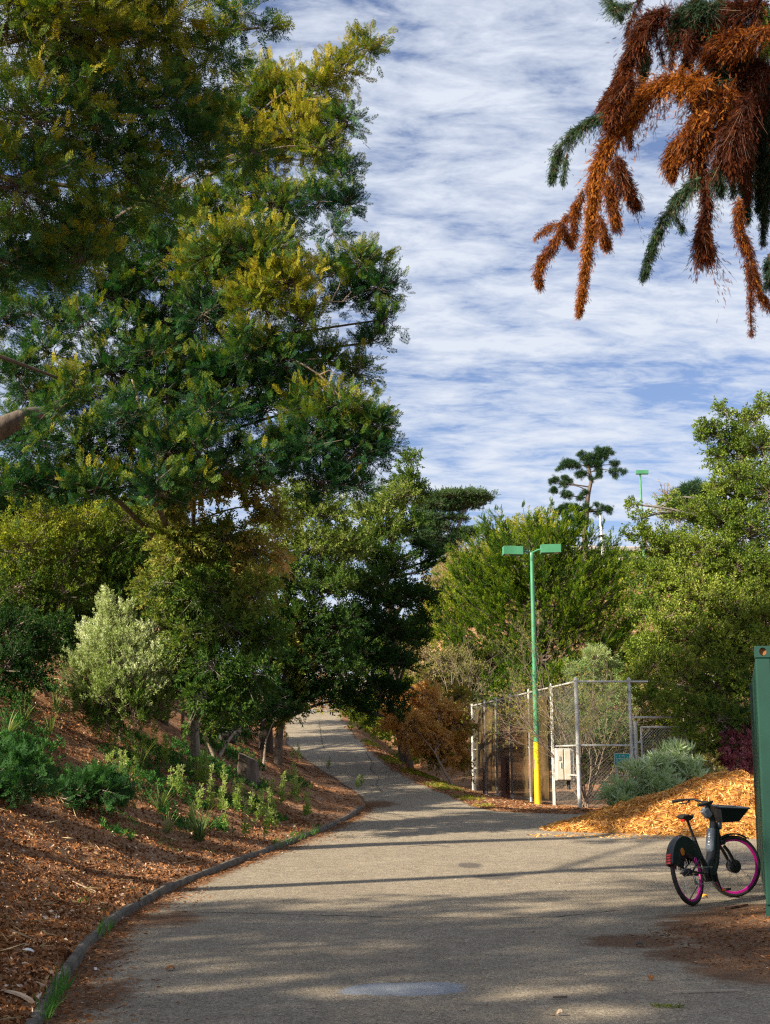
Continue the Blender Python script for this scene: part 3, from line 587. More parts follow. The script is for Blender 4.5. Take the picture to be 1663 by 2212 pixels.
bush('silver_shrub', 'pale silvery-green rounded shrub standing on the left bank', [(245, 1355, 23.2, .42, .75), (200, 1400, 23.2, .45, .72), (290, 1400, 23.2, .45, .65), (240, 1430, 22.8, .6, .6), (345, 1405, 23.2, .22, .7), (180, 1470, 23, .5, .5), (300, 1470, 22.8, .55, .5), (345, 1450, 23, .4, .55), (240, 1510, 22.6, .6, .35), (180, 1530, 22.8, .45, .2), (340, 1520, 23, .45, .4), (290, 1545, 22.6, .5, .3), (225, 1565, 22.7, .45, .12), (270, 1330, 23.2, .2, .7, 1.3), (225, 1320, 23.2, .22, .7, 1.3), (360, 1400, 23.2, .12, .7, 1.5), (225, 1290, 23.2, .10, .7, 2)],
     SPRIG, G_sil, .15, 360, 6, up=.9, fup=1.3, tw=.004, flat=1.15, base=ghit(262, 1600, 18, 30))

# ------------------------------------------------------------------ dense dark trees over the path
gb = V3(-3.6, 37, G(-3.6, 37))
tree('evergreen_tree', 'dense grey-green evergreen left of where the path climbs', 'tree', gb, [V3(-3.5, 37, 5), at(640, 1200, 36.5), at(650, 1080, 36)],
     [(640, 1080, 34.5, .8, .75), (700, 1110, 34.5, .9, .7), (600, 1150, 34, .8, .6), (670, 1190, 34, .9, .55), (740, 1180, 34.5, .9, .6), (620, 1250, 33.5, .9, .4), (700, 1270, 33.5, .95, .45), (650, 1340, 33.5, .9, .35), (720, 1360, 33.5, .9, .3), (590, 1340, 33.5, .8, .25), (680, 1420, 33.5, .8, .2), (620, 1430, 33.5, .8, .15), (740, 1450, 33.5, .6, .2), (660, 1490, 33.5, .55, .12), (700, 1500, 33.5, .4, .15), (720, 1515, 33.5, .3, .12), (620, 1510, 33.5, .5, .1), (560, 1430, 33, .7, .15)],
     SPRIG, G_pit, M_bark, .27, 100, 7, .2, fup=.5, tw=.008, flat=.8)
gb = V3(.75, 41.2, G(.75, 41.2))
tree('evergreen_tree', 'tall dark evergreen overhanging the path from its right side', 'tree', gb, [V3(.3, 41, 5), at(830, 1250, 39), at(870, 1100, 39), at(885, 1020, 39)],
     [(888, 995, 38.5, .38, .6), (880, 1040, 38.5, .6, .55), (905, 1070, 38.5, .55, .45), (850, 1080, 38, .8, .8), (800, 1110, 37.5, .7, .8), (830, 1150, 37.5, .9, .75), (890, 1130, 38, .6, .55), (780, 1190, 37, .9, .6), (850, 1215, 37, .8, .5), (915, 1190, 38, .5, .3), (945, 1205, 38, .3, .25), (920, 1230, 38, .35, .2),  # upper lobes tinted paler as if lit, lower ones darker as if shaded
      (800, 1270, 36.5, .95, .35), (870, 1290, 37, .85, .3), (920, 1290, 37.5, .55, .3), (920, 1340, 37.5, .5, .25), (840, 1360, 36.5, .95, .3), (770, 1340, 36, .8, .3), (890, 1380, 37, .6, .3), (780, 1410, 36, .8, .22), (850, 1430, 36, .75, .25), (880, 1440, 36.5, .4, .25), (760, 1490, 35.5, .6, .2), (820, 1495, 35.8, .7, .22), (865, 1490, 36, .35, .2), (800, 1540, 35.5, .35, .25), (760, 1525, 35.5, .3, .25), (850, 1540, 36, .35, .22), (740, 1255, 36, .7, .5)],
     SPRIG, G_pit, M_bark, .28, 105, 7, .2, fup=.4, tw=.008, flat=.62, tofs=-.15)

bush('dark_bush', 'dark undergrowth around the trunks at the left edge of the path', [(560, 1510, 31, .7, .1), (500, 1530, 30, .6, .1), (610, 1520, 33, .6, .12), (530, 1560, 30, .5, .08), (640, 1500, 34, .6, .15), (470, 1560, 28, .45, .08)], SPRIG, G_pit, .24, 130, tw=.006)
bush('orange_brush', 'orange-brown drooping brush on the right side of the path', [(860, 1500, 38, .55, .7), (915, 1500, 38, .7, .7), (965, 1540, 37.5, .7, .6), (890, 1560, 37, .7, .75), (840, 1550, 37.5, .4, .65), (940, 1590, 36.8, .65, .6), (1000, 1560, 37.5, .5, .4), (985, 1600, 37.3, .5, .5), (900, 1600, 37, .4, .6), (970, 1640, 36.8, .3, .6), (1003, 1640, 37.5, .35, .3), (990, 1500, 38.5, .5, .3), (940, 1620, 37.6, .5, .2)],
     HANG, G_brush, .17, 190, 7, droop=.25, fup=0, tw=.006, tofs=.08, base=ghit(985, 1685, 30, 44))
bush('dry_brush', 'dry pinkish olive thicket above the orange brush', [(900, 1425, 46, .8, .75), (930, 1460, 45, .8, .7), (970, 1430, 47, .9, .5), (1010, 1470, 46, .9, .45), (1050, 1430, 48, .9, .4), (1060, 1490, 46, .8, .4), (1000, 1520, 45, .7, .35), (960, 1490, 45, .7, .5)], HANG, G_pinkb, .24, 75, 6, tw=.010, twmat=M_twig, tofs=-.22)
bush('olive_bush', 'rounded yellow-olive bush peeking over the cypress, left side', [(1110, 1165, 62, 1.4, .75), (1160, 1150, 62, 1.4, .75), (1070, 1210, 61, 1.4, .65), (1030, 1250, 60, 1.3, .5), (990, 1280, 58, 1.3, .65), (960, 1320, 56, 1.2, .6), (1010, 1330, 57, 1.4, .45), (1040, 1290, 60, 1.4, .5), (1200, 1170, 63, 1.3, .6)], SPRIG, G_yel, .34, 50, 7, tw=.012)
bush('dry_brush', 'hazy pinkish brush on the slope below the umbrella cypress', [(1010, 1215, 68, 1.3, .8), (980, 1235, 67, 1.2, .75), (1045, 1190, 70, 1.0, .75), (950, 1265, 64, 1.2, .7)], SPRIG, G_pinkb, .3, 45, 6, tw=.02, twmat=M_twig, tofs=-.25)

# ------------------------------------------------------------------ bright green cypress: long upswept plumes
def cypress():
    cx, Yc = at(1170, 1500, 50).x, 50.0; base = V3(cx, Yc, G(cx, Yc)); e = empty('cypress', base, 'wide bright green cypress with upswept plumes behind the fence', 'tree')
    zb = at(1165, 1500, Yc).z; zt = at(1165, 1120, Yc).z; Hh = zt - zb
    ax = [base + V3(0, 0, -.2), V3(cx, Yc, zb + Hh * .3), V3(cx + .1, Yc, zb + Hh * .65), V3(cx, Yc, zt - .8)]
    mb = MB(); mb.tube(ax, [.32, .24, .14, .04], 9); A, pos, fw, sc, ti = [], [], [], [], []
    tips = [(1075, 1108), (1098, 1150), (1130, 1100), (1190, 1092), (1160, 1125), (1215, 1120), (1250, 1140), (1300, 1145), (1340, 1160), (1290, 1190), (1335, 1215), (1060, 1190), (1010, 1215), (1345, 1260), (1385, 1330), (1395, 1390), (960, 1270), (945, 1340), (950, 1240), (1385, 1440), (1345, 1470), (970, 1430)]
    ns = 290
    for i in range(ns + len(tips)):
        if i < ns:
            a = rng.uniform(0, 2 * math.pi); z = rng.uniform(.0, .97); w = 4.5 * math.sqrt(max(0, 1 - (abs(z - .30) / .74) ** 2.3)); rad = w * rng.uniform(.6, 1) ** .5
            tip = V3(cx + rad * math.cos(a), Yc + rad * math.sin(a), zb + z * Hh)
        else: tip = at(*tips[i - ns], Yc + rng.uniform(-1, 1))
        hr = math.hypot(tip.x - cx, tip.y - Yc); zs = min(max(zb - .4, tip.z - .42 * hr - .5), zt - 1.4); s0 = V3(cx, Yc, zs); d0 = Vector((tip.x - cx, tip.y - Yc, 0))
        p = []
        for k in range(8):
            t = k / 7; p.append(s0 + d0 * t ** .9 + V3(0, 0, (tip.z - zs) * t ** 1.9) + Vector(rng.normal(0, .04, 3)))
        if i % 2 == 0 or i >= ns: mb.tube(p, [.045 * (1 - .88 * k / 7) + .005 for k in range(8)], 5)
        P = np.array(p)
        for u in np.linspace(.34, 1.0, 10 if i < ns else 7):
            f = u * 7; j = min(int(f), 6); f -= j; q = P[j] * (1 - f) + P[j + 1] * f; d = unit(P[j + 1] - P[j]); sd_ = unit(d * .9 + rng.normal(0, .42, 3) + np.array([0, 0, .12])); L_ = rng.uniform(.5, 1.0) * (1.15 - .35 * u) * (1 if i < ns else .55)
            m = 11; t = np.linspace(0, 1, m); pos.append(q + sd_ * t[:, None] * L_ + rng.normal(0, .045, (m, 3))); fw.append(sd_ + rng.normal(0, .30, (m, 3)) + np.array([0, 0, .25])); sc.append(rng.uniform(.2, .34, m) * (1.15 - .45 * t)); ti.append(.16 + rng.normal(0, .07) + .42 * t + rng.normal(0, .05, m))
    mb.build('trunk', M_bark, e, base, smooth=True)
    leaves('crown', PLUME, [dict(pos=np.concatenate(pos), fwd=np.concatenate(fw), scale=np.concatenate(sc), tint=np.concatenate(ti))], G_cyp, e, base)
cypress()

# ------------------------------------------------------------------ far trees against the sky
gy = 108; bx = at(985, 1230, gy).x
tree('umbrella_cypress', 'flat-topped dark cypress with curved trunk far up the hill', 'tree', V3(at(972, 1260, gy).x, gy, G(at(972, 1260, gy).x, gy)),
     [at(973, 1215, gy), at(985, 1150, gy), at(1003, 1100, gy)],
     [(1005, 1072, gy, (2.56, 1.76, 0.50), 0.95), (1038, 1076, gy, (1.21, 1.32, 0.39), 0.95), (965, 1076, gy, (2.28, 1.76, 0.50), 0.95), (1018, 1090, gy, (1.34, 1.32, 0.39), 0.75), (935, 1092, gy, (2.15, 1.76, 0.55), 0.85), (975, 1097, gy, (1.61, 1.32, 0.33), 0.75), (925, 1122, gy, (1.88, 1.65, 0.55), 0.75), (1005, 1150, gy, (1.48, 1.10, 0.39), 0.85), (945, 1140, gy, (1.61, 1.54, 0.55), 0.75), (920, 1165, gy, (2.02, 1.76, 0.88), 0.65), (1015, 1152, gy, (.9, .9, .3), .8), (985, 1120, gy, (1.2, 1.0, .3), .8), (1000, 1165, gy, (1.0, .9, .3), .7), (960, 1190, gy, (1.3, 1.2, .5), .5), (970, 1172, gy, (1.48, 1.10, 0.66), 0.65)],
     SPRIG, G_pine, M_barkg, .38, 70, 5, .30, limbs=2, fup=.5, tw=.02, flat=.4, tint=.6)
gy = 96
tree('pine_tree', 'lone dark pine with open crown on the skyline', 'tree', V3(at(1262, 1180, gy).x, gy, G(at(1262, 1180, gy).x, gy)),
     [at(1262, 1155, gy), at(1268, 1090, gy), at(1277, 1040, gy), at(1270, 1000, gy)],
     [(1262, 991, gy, 0.40), (1254, 980, gy, 0.34), (1275, 985, gy, 0.38), (1292, 996, gy, 0.40), (1294, 975, gy, 0.43), (1295, 985, gy, 0.47), (1223, 1001, gy, 0.41), (1245, 1006, gy, 0.39), (1234, 1004, gy, 0.44), (1304, 986, gy, 0.37), (1311, 974, gy, 0.30), (1317, 979, gy, 0.37), (1332, 1003, gy, 0.28), (1333, 1017, gy, 0.30), (1325, 1001, gy, 0.31), (1330, 1028, gy, 0.28), (1321, 1019, gy, 0.28), (1347, 1020, gy, 0.28), (1273, 1002, gy, 0.42), (1289, 1002, gy, 0.37), (1273, 1001, gy, 0.41), (1209, 1013, gy, 0.28), (1227, 1002, gy, 0.28), (1217, 1010, gy, 0.28), (1218, 1048, gy, 0.37), (1231, 1041, gy, 0.28), (1220, 1035, gy, 0.37), (1258, 1024, gy, 0.38), (1248, 1026, gy, 0.32), (1254, 1025, gy, 0.29), (1191, 1040, gy, 0.28), (1199, 1038, gy, 0.28), (1200, 1039, gy, 0.28), (1195, 1061, gy, 0.28), (1195, 1059, gy, 0.28), (1197, 1061, gy, 0.28), (1228, 1072, gy, 0.37), (1219, 1067, gy, 0.28), (1220, 1071, gy, 0.28), (1292, 1005, gy, 0.28), (1294, 1005, gy, 0.28), (1293, 1016, gy, 0.28), (1242, 1100, gy, 0.39), (1245, 1099, gy, 0.35), (1234, 1097, gy, 0.34), (1215, 1099, gy, 0.32), (1215, 1099, gy, 0.34), (1226, 1096, gy, 0.34), (1266, 1101, gy, 0.29), (1268, 1101, gy, 0.28), (1266, 1095, gy, 0.28), (1290, 1110, gy, 0.28), (1299, 1099, gy, 0.28), (1288, 1093, gy, 0.28), (1312, 1100, gy, 0.28), (1316, 1106, gy, 0.28), (1314, 1101, gy, 0.28), (1254, 1117, gy, 0.31), (1265, 1128, gy, 0.38), (1261, 1129, gy, 0.32), (1228, 1127, gy, 0.43), (1235, 1125, gy, 0.43), (1250, 1114, gy, 0.35), (1220, 1111, gy, 0.28), (1204, 1105, gy, 0.33), (1199, 1114, gy, 0.28), (1255, 1071, gy, 0.28), (1252, 1078, gy, 0.28), (1263, 1065, gy, 0.28), (1293, 1023, gy, 0.28), (1293, 1030, gy, 0.28), (1278, 1037, gy, 0.28)],
     TUFT, G_pine, M_bark, .27, 210, 4, .26, limbs=4, fup=.5, tw=.03, flat=.75, tint=.5)
gy = 75
tree('pine_tree', 'dark pine top half hidden behind the oak, right of the far lamp', 'tree', V3(at(1500, 1200, gy).x, gy, G(at(1500, 1200, gy).x, gy)), [at(1500, 1120, gy), at(1502, 1070, gy)],
     [(1500, 1065, gy, 1.1), (1470, 1075, gy, .9), (1530, 1070, gy, .9), (1510, 1100, gy, 1.0), (1460, 1105, gy, .8)], TUFT, G_pine, M_bark, .4, 80, 4, .2, fup=.5, tw=.02, flat=.6, tint=.5)

def scrub():
    n = 5200; x = rng.uniform(-8, 60, n); y = rng.uniform(50, 112, n); k = (vnoise(x, y, .35, 41) > -.35) & (x > -1.5 - (y - 50) * .06); x, y = x[k], y[k]; pts = []
    P = np.repeat(np.stack([x, y, Hgt(x, y)], 1), 7, 0); m = len(P); hgt = np.repeat(.5 + .7 * (vnoise(x, y, .9, 42) + 1), 7); P = P + rng.normal(0, .45, (m, 3)) * [1, 1, .0]; P[:, 2] += rng.uniform(0, 1, m) * hgt
    tt = np.repeat(.45 + .22 * vnoise(x, y, .25, 43), 7) + rng.normal(0, .1, m)
    tag(leaves('hillside_scrub', SPRIG, [dict(pos=P, fwd=rng.normal(0, .6, (m, 3)) + np.array([0, 0, .8]), scale=rng.uniform(.45, .8, m), tint=tt)], G_yel, None, (0, 0, 0)), 'low olive scrub covering the hillside behind the trees', 'scrub', kind='stuff')
scrub()
bush('olive_bush', 'shaded olive bush seen through the branches of the dark evergreen', [(840, 1400, 62, 1.3, .4), (890, 1420, 61, 1.2, .45), (860, 1460, 60, 1.2, .4), (800, 1440, 62, 1.3, .35), (910, 1370, 62, 1.1, .5), (900, 1480, 58, 1.1, .4), (830, 1500, 58, 1.0, .35), (760, 1400, 64, 1.4, .3), (870, 1520, 56, .9, .4), (700, 1400, 64, 1.4, .3), (640, 1420, 62, 1.4, .25)], SPRIG, G_yel, .34, 60, 7, tw=.012)
bush('olive_bush', 'sunlit bush closing the view beyond the crest of the path', [(640, 1500, 78, 1.5, .6), (700, 1490, 80, 1.6, .7), (760, 1500, 82, 1.6, .6), (820, 1520, 80, 1.5, .5), (590, 1500, 76, 1.6, .4), (680, 1525, 76, .8, .8), (735, 1530, 78, .8, .8), (860, 1540, 78, 1.3, .5), (800, 1550, 76, .9, .5)], SPRIG, G_pinkb, .34, 50, 7, tw=.015)
# ------------------------------------------------------------------ evergreen oak on the right
ob = V3(9.3, 33.5, G(9.3, 33.5))
tree('evergreen_oak', 'large olive-green evergreen oak filling the right side behind the container', 'tree', ob, [V3(9.2, 33.5, 3.5), at(1560, 1300, 33), at(1590, 1120, 33), at(1600, 980, 33)],
     [(1562, 885, 33, .26, .5, 1.5), (1515, 930, 33, .3, .5, 1.4), (1545, 940, 33, .5, .45), (1610, 905, 33, .42, .5), (1650, 890, 33, .45, .5), (1590, 960, 33, .7, .4), (1650, 970, 32.5, .8, .4), (1555, 990, 33, .5, .35), (1600, 1040, 32.5, .8, .42), (1660, 1070, 32, .9, .4),
      (1550, 1060, 32.5, .45, .45), (1500, 1110, 32.5, .6, .5), (1560, 1120, 32.2, .8, .5), (1620, 1150, 32, .95, .45), (1450, 1115, 33, .45, .55, .6), (1440, 1080, 33, .3, .5, .6), (1385, 1120, 32.5, .3, .5, 1), (1370, 1090, 32.5, .16, .5, 1.6), (1400, 1170, 32.5, .5, .5), (1360, 1155, 32.5, .22, .5, 1.2), (1450, 1180, 32.5, .75, .52), (1520, 1200, 32, .9, .55), (1590, 1230, 31.8, .95, .52), (1660, 1240, 31.5, .9, .5),
      (1390, 1240, 32.3, .55, .5), (1440, 1260, 32, .8, .55), (1510, 1290, 31.6, .9, .58), (1580, 1320, 31.3, .95, .56), (1650, 1340, 31, .9, .5), (1400, 1320, 32, .6, .5), (1440, 1350, 31.5, .8, .55), (1500, 1380, 31.2, .85, .57), (1570, 1400, 31, .9, .55), (1640, 1420, 30.6, .9, .5),
      (1390, 1400, 31.5, .5, .55), (1420, 1440, 31, .7, .55), (1480, 1460, 30.7, .8, .55), (1550, 1480, 30.5, .85, .5), (1620, 1500, 30.3, .8, .4), (1375, 1470, 31, .35, .6), (1400, 1510, 30.2, .4, .55), (1450, 1520, 29.8, .5, .5), (1500, 1540, 29.7, .55, .45), (1560, 1550, 29.6, .55, .35), (1610, 1570, 29.6, .5, .2), (1480, 1580, 29.5, .3, .5), (1530, 1600, 29.4, .35, .6), (1570, 1620, 29.5, .3, .3), (1500, 1625, 29.4, .25, .55), (1545, 1640, 29.3, .25, .5)],
     BROAD, G_oak, M_barkg, .19, 150, 7, .3, fup=.35, tw=.006, tint=.5, twmat=M_twig, tofs=-.04)
bush('pale_leafless_shrub', 'bare pale twiggy shrub on the skyline beside the far lamp post', [(1440, 1070, 36, .5, .6, .25), (1425, 1100, 36, .5, .5, .3), (1460, 1120, 36, .5, .5, .3)], BROAD, G_pinkb, .10, 260, 3, tw=.008, twmat=M_twigpale)
bush('willow_shrub', 'soft pale green willowy shrub behind the fence top', [(1285, 1420, 36, .45, .7), (1255, 1450, 36, .5, .6), (1315, 1450, 36, .5, .6), (1280, 1490, 36, .6, .6), (1330, 1500, 35.5, .5, .5), (1250, 1520, 35.5, .5, .4), (1300, 1540, 35, .6, .4), (1340, 1560, 34.5, .4, .3), (1270, 1580, 34.5, .4, .3)], NARROW, G_will, .22, 150, 7, droop=.15, fup=.2, tw=.006)
bush('green_shrub', 'low green shrub behind the far fence panels', [(1110, 1470, 45, .8, .3), (1150, 1490, 44, .8, .3), (1200, 1480, 43, .9, .35), (1060, 1500, 45, .6, .3), (1180, 1540, 42, .8, .25)], PLUME, G_cyp, .4, 60, 7, tw=.01)
bush('leafy_screen', 'shaded olive thicket inside the fenced court', [(1400, 1600, 37, 1.0, .15), (1440, 1560, 37, 1.0, .15), (1380, 1540, 37, .9, .2), (1340, 1620, 36, .8, .12), (1290, 1640, 36, .8, .1), (1240, 1600, 36, .8, .1), (1450, 1640, 37, 1, .1), (1210, 1660, 37, .8, .05), (1200, 1560, 38, .8, .1)], SPRIG, G_ol, .24, 60, 6, tw=.01, tofs=.22)

def twiggy(name, label, base, tips, n, r0, mat, depth=3, group=None, cat='shrub', lmat=None):
    base = Vector(base); A, B, ra, rb = [], [], [], []; rr = random.Random(9); ends = []
    def grow(p, d, L_, r, k):
        segs = 4; q = p
        for i in range(segs):
            d2 = (d + Vector((rr.gauss(0, .12), rr.gauss(0, .12), rr.gauss(0, .08)))).normalized(); q2 = q + d2 * L_ / segs
            A.append(tuple(q)); B.append(tuple(q2)); ra.append(r * (1 - i / segs * .5)); rb.append(r * (1 - (i + 1) / segs * .5)); d = d2; q = q2
            if k > 0 and i > 0:
                for _ in range(2):
                    dd = (d + Vector((rr.gauss(0, .6), rr.gauss(0, .6), rr.gauss(.15, .4)))).normalized(); grow(q, dd, L_ * rr.uniform(.35, .6), r * .45, k - 1)
        ends.append(tuple(q))
    for i in range(n):
        t = tips[i % len(tips)] + Vector((rr.gauss(0, .25), rr.gauss(0, .4), rr.gauss(0, .2))); d = t - base; grow(base + Vector((rr.gauss(0, .06), rr.gauss(0, .06), 0)), d.normalized(), d.length * rr.uniform(.75, 1), r0, depth)
    e = empty(name, base, label, cat, group)
    lines('branches', A, B, ra, rb, mat, e, base, 4)
    if lmat:
        E_ = np.array(ends); k = rng.choice(len(E_), int(len(E_) * .7)); leaves('leaves', BROAD, [dict(pos=E_[k], fwd=rng.normal(size=(len(k), 3)) + [0, 0, .5], scale=rng.uniform(.06, .11, len(k)), tint=rng.uniform(.3, .8, len(k)))], lmat, e, base)
    return e
tb = at(1262, 1722, 31.5); tb.z = G(tb.x, tb.y)
twiggy('bare_shrub', 'leafless reddish-brown shrub fanning out behind the fence corner', tb, [at(x, y, 31.6) for x, y in ((1205, 1500), (1230, 1480), (1260, 1490), (1290, 1500), (1320, 1520), (1345, 1550), (1190, 1560), (1350, 1600), (1275, 1470))], 11, .018, M_twig, 3, lmat=G_ol)
db = at(1010, 1560, 43); db.z = G(db.x, db.y)
twiggy('bare_shrub', 'tangle of bare grey branches beside the far end of the fence', at(985, 1600, 41), [at(x, y, 42) for x, y in ((960, 1450), (1000, 1430), (1040, 1440), (1060, 1470), (1020, 1490))], 6, .014, M_twig, 2)

# ------------------------------------------------------------------ plants in front of the fence, right
bush('oleander', 'low grey-green bush with long narrow leaves behind the wood chip pile', [(1345, 1718, 28.3, .32, .6), (1375, 1688, 28.5, .36, .65), (1410, 1668, 28.6, .4, .65), (1445, 1653, 28.8, .36, .65), (1480, 1648, 28.8, .3, .6), (1360, 1748, 28.1, .3, .5), (1400, 1723, 28.2, .42, .5), (1440, 1708, 28.3, .42, .55), (1480, 1688, 28.5, .36, .5), (1335, 1743, 28.1, .22, .6), (1500, 1668, 28.7, .22, .5), (1460, 1630, 28.9, .15, .7)],
     WHORL, G_ole, .33, 130, 3, up=.5, fup=.6, tw=.006, inner=.6, tofs=.14)
bush('purple_bush', 'reddish-purple leaved bush beside the green container', [(1600, 1610, 29.3, .4, .6), (1630, 1590, 29.4, .35, .6), (1630, 1650, 29, .4, .6), (1590, 1650, 29.1, .35, .5), (1615, 1690, 28.8, .35, .5), (1560, 1650, 29.2, .3, .35), (1575, 1600, 29.4, .3, .4)], HANG, G_pur, .13, 330, 6, tw=.005)
bush('dry_shrub', 'brownish shrub between the oleander and the purple bush', [(1530, 1650, 28.9, .3, .6), (1510, 1690, 28.7, .32, .6), (1545, 1680, 28.7, .3, .7), (1575, 1690, 28.6, .25, .8)], HANG, G_ol, .12, 300, 6, tw=.005)

# ------------------------------------------------------------------ redwood branches hanging in from the top right
def redwood():
    tb = V3(8.6, 11.6, G(8.6, 11.6)); e = empty('redwood', tb, 'redwood with rust-brown and green sprays hanging from the top right corner', 'tree')
    q = lambda p: (1115.5 + .3322 * p[0], .3322 * p[1])
    mb = MB(); mb.tube([tb - V3(0, 0, .2), V3(8.55, 11.6, 4), V3(8.5, 11.6, 9), V3(8.4, 11.5, 15)], [.55, .45, .35, .2], 14)
    rust = [([(1250, 560), (1000, 500), (850, 590), (720, 760), (590, 930), (510, 1120), (500, 1300), (480, 1500), (450, 1700), (425, 1900), (405, 2050)], [120, 110, 110, 105, 95, 85, 65, 50, 42, 26, 4], 1800, .75),  # front lighting painted in as a brighter tint on this arching strand
            ([(420, 1290), (350, 1390), (290, 1450), (200, 1475), (112, 1550)], [12, 12, 18, 22, 5], 190, .6), ([(300, 1470), (235, 1590), (160, 1690), (140, 1770), (155, 1865)], [20, 38, 34, 26, 5], 320, .6), ([(300, 1450), (320, 1520), (350, 1590)], [20, 22, 8], 110, .5),
            ([(430, 1240), (390, 1330), (385, 1430), (360, 1590)], [22, 30, 30, 14], 240, .6), ([(600, 1150), (620, 1300), (650, 1470)], [55, 50, 25], 380, .6), ([(540, 1400), (560, 1500), (595, 1610)], [40, 40, 12], 200, .6), ([(640, 1020), (700, 1180), (780, 1330)], [80, 70, 25], 420, .35),
            ([(1000, 60), (830, 130), (780, 250), (720, 390), (650, 560), (560, 680)], [120, 90, 70, 65, 80, 50], 1000, .3), ([(750, 500), (650, 620), (600, 800)], [80, 80, 40], 450, .35),
            ([(1400, 560), (1200, 760), (1060, 930), (1000, 1030), (1005, 1150)], [120, 110, 90, 60, 12], 950, .6), ([(1300, 830), (1180, 950), (1180, 1180)], [90, 100, 30], 600, .5), ([(1220, 1100), (1240, 1330), (1210, 1480)], [50, 60, 60], 350, .25), ([(1210, 1480), (1215, 1560), (1220, 1640)], [70, 100, 45], 380, .45),
            ([(1640, 30), (1400, 60), (1200, 130), (1020, 190)], [160, 140, 110, 70], 1100, .25), ([(1500, 250), (1330, 250), (1250, 350)], [110, 110, 60], 450, .5), ([(1640, 420), (1450, 480), (1250, 540)], [150, 130, 100], 900, .2), ([(1500, 640), (1400, 900), (1330, 1080)], [120, 130, 60], 750, .25), ([(1640, 180), (1500, 230), (1440, 320)], [90, 70, 30], 300, .6),
            ([(1440, 1280), (1450, 1500), (1500, 1620), (1540, 1780), (1600, 1930), (1660, 2000)], [40, 50, 50, 40, 30, 20], 520, .6), ([(1520, 1700), (1525, 1900), (1520, 2060), (1525, 2180)], [30, 22, 12, 3], 160, .45), ([(1100, 200), (1150, 330)], [60, 25], 130, .2), ([(900, 200), (960, 420)], [30, 15], 60, .2)]
    green = [([(600, 740), (480, 780), (370, 850), (290, 950), (250, 1060), (225, 1180)], [30, 45, 55, 60, 40, 8], 420, .45), ([(330, 1000), (310, 1100), (305, 1190)], [30, 18, 6], 60, .45), ([(1180, 1150), (1060, 1270), (960, 1420), (890, 1580), (850, 1700), (820, 1820)], [70, 60, 45, 38, 28, 6], 520, .35), ([(1020, 1380), (1060, 1450), (1085, 1510)], [20, 18, 6], 60, .35),
             ([(760, 20), (660, 60), (590, 0)], [45, 40, 30], 160, .45), ([(640, 50), (680, 120)], [30, 10], 50, .4), ([(1640, 1650), (1640, 1850)], [50, 25], 160, .1), ([(1280, 400), (1350, 600), (1400, 800)], [100, 120, 80], 600, .12),
             ([(1600, 60), (1640, 180), (1660, 300)], [60, 75, 40], 420, .97), ([(1280, 60), (1180, 40), (1060, 90)], [80, 90, 60], 500, .25), ([(1300, 1080), (1330, 1250)], [60, 25], 160, .2), ([(840, 330), (830, 480)], [30, 20], 90, .15), ([(1420, 420), (1500, 400)], [60, 60], 220, .3)]
    rs = random.Random(12); nR, nG = len(rust), len(green)
    for k in range(34):
        x = rs.uniform(1330, 1680); y = rs.uniform(280, 1000) if x > 1450 else rs.uniform(350, 700); ln = rs.uniform(250, 620); dx = rs.uniform(-60, 60); r_ = rs.uniform(28, 62)
        green.append(([(x, y), (x + dx * .4, y + ln * .4), (x + dx, y + ln * .8), (x + dx * .9, y + ln)], [r_, r_ * 1.1, r_ * .7, 6], int(ln * .62), rs.uniform(.0, .3)))
        if k % 2 == 0: rust.append(([(x + 30, y - 120), (x + dx * .4, y + ln * .3), (x + dx * 1.2, y + ln * .75)], [r_, r_ * .9, 8], int(ln * .4), rs.uniform(.0, .35)))
    for k in range(30):
        x = rs.uniform(680, 1420); y = rs.uniform(-60, 620) + max(0, 900 - x) * .35; ln = rs.uniform(180, 420); dx = rs.uniform(-70, 40); r_ = rs.uniform(30, 62)
        if 840 < x < 1010 and y < 420: continue
        (rust if k % 4 else green).append(([(x + 40, y - 60), (x + dx * .4, y + ln * .4), (x + dx, y + ln)], [r_, r_, 8], int(ln * .55), rs.uniform(.05, .5)))
    Y0 = 9.6
    def mk(name, items, mat, dy, nb0):
        pos, fw, sc, ti, BA, BB = [], [], [], [], [], []
        for idx, (pts, rad, n, t0) in enumerate(items):
            n = int(n * 6.0)
            yy = Y0 + dy + rng.uniform(-.2, .2) + (.55 if idx >= nb0 else 0); P = np.array([at(*q(p), yy + .1 * i) for i, p in enumerate(pts)]); Rr = np.array(rad) * .3322 / F * Y0
            mb.tube([Vector(p) for p in P], [max(.003, .009 * (1 - i / len(P))) for i in range(len(P))], 5)
            L_ = np.linalg.norm(np.diff(P, axis=0), axis=1); cum = np.concatenate([[0], np.cumsum(L_)])
            nb = max(8, n // 11); sb = rng.uniform(0, cum[-1], nb); j = np.clip(np.searchsorted(cum, sb) - 1, 0, len(P) - 2); f = ((sb - cum[j]) / L_[j])[:, None]
            c = P[j] * (1 - f) + P[j + 1] * f; r = Rr[j][:, None] * (1 - f) + Rr[j + 1][:, None] * f; d = unit(P[j + 1] - P[j]); o = unit(rng.normal(size=(nb, 3)) * [1, 1, .7])
            # side branchlets that leave the strand and droop
            ln = r * rng.lognormal(.38, .42, (nb, 1)) + .02; tb_ = t0 + rng.normal(0, .12, (nb, 1))
            e_ = c + unit(d * .6 + o * .7 + np.array([0, 0, -.6])) * ln * .85; BA.append(c); BB.append(e_)
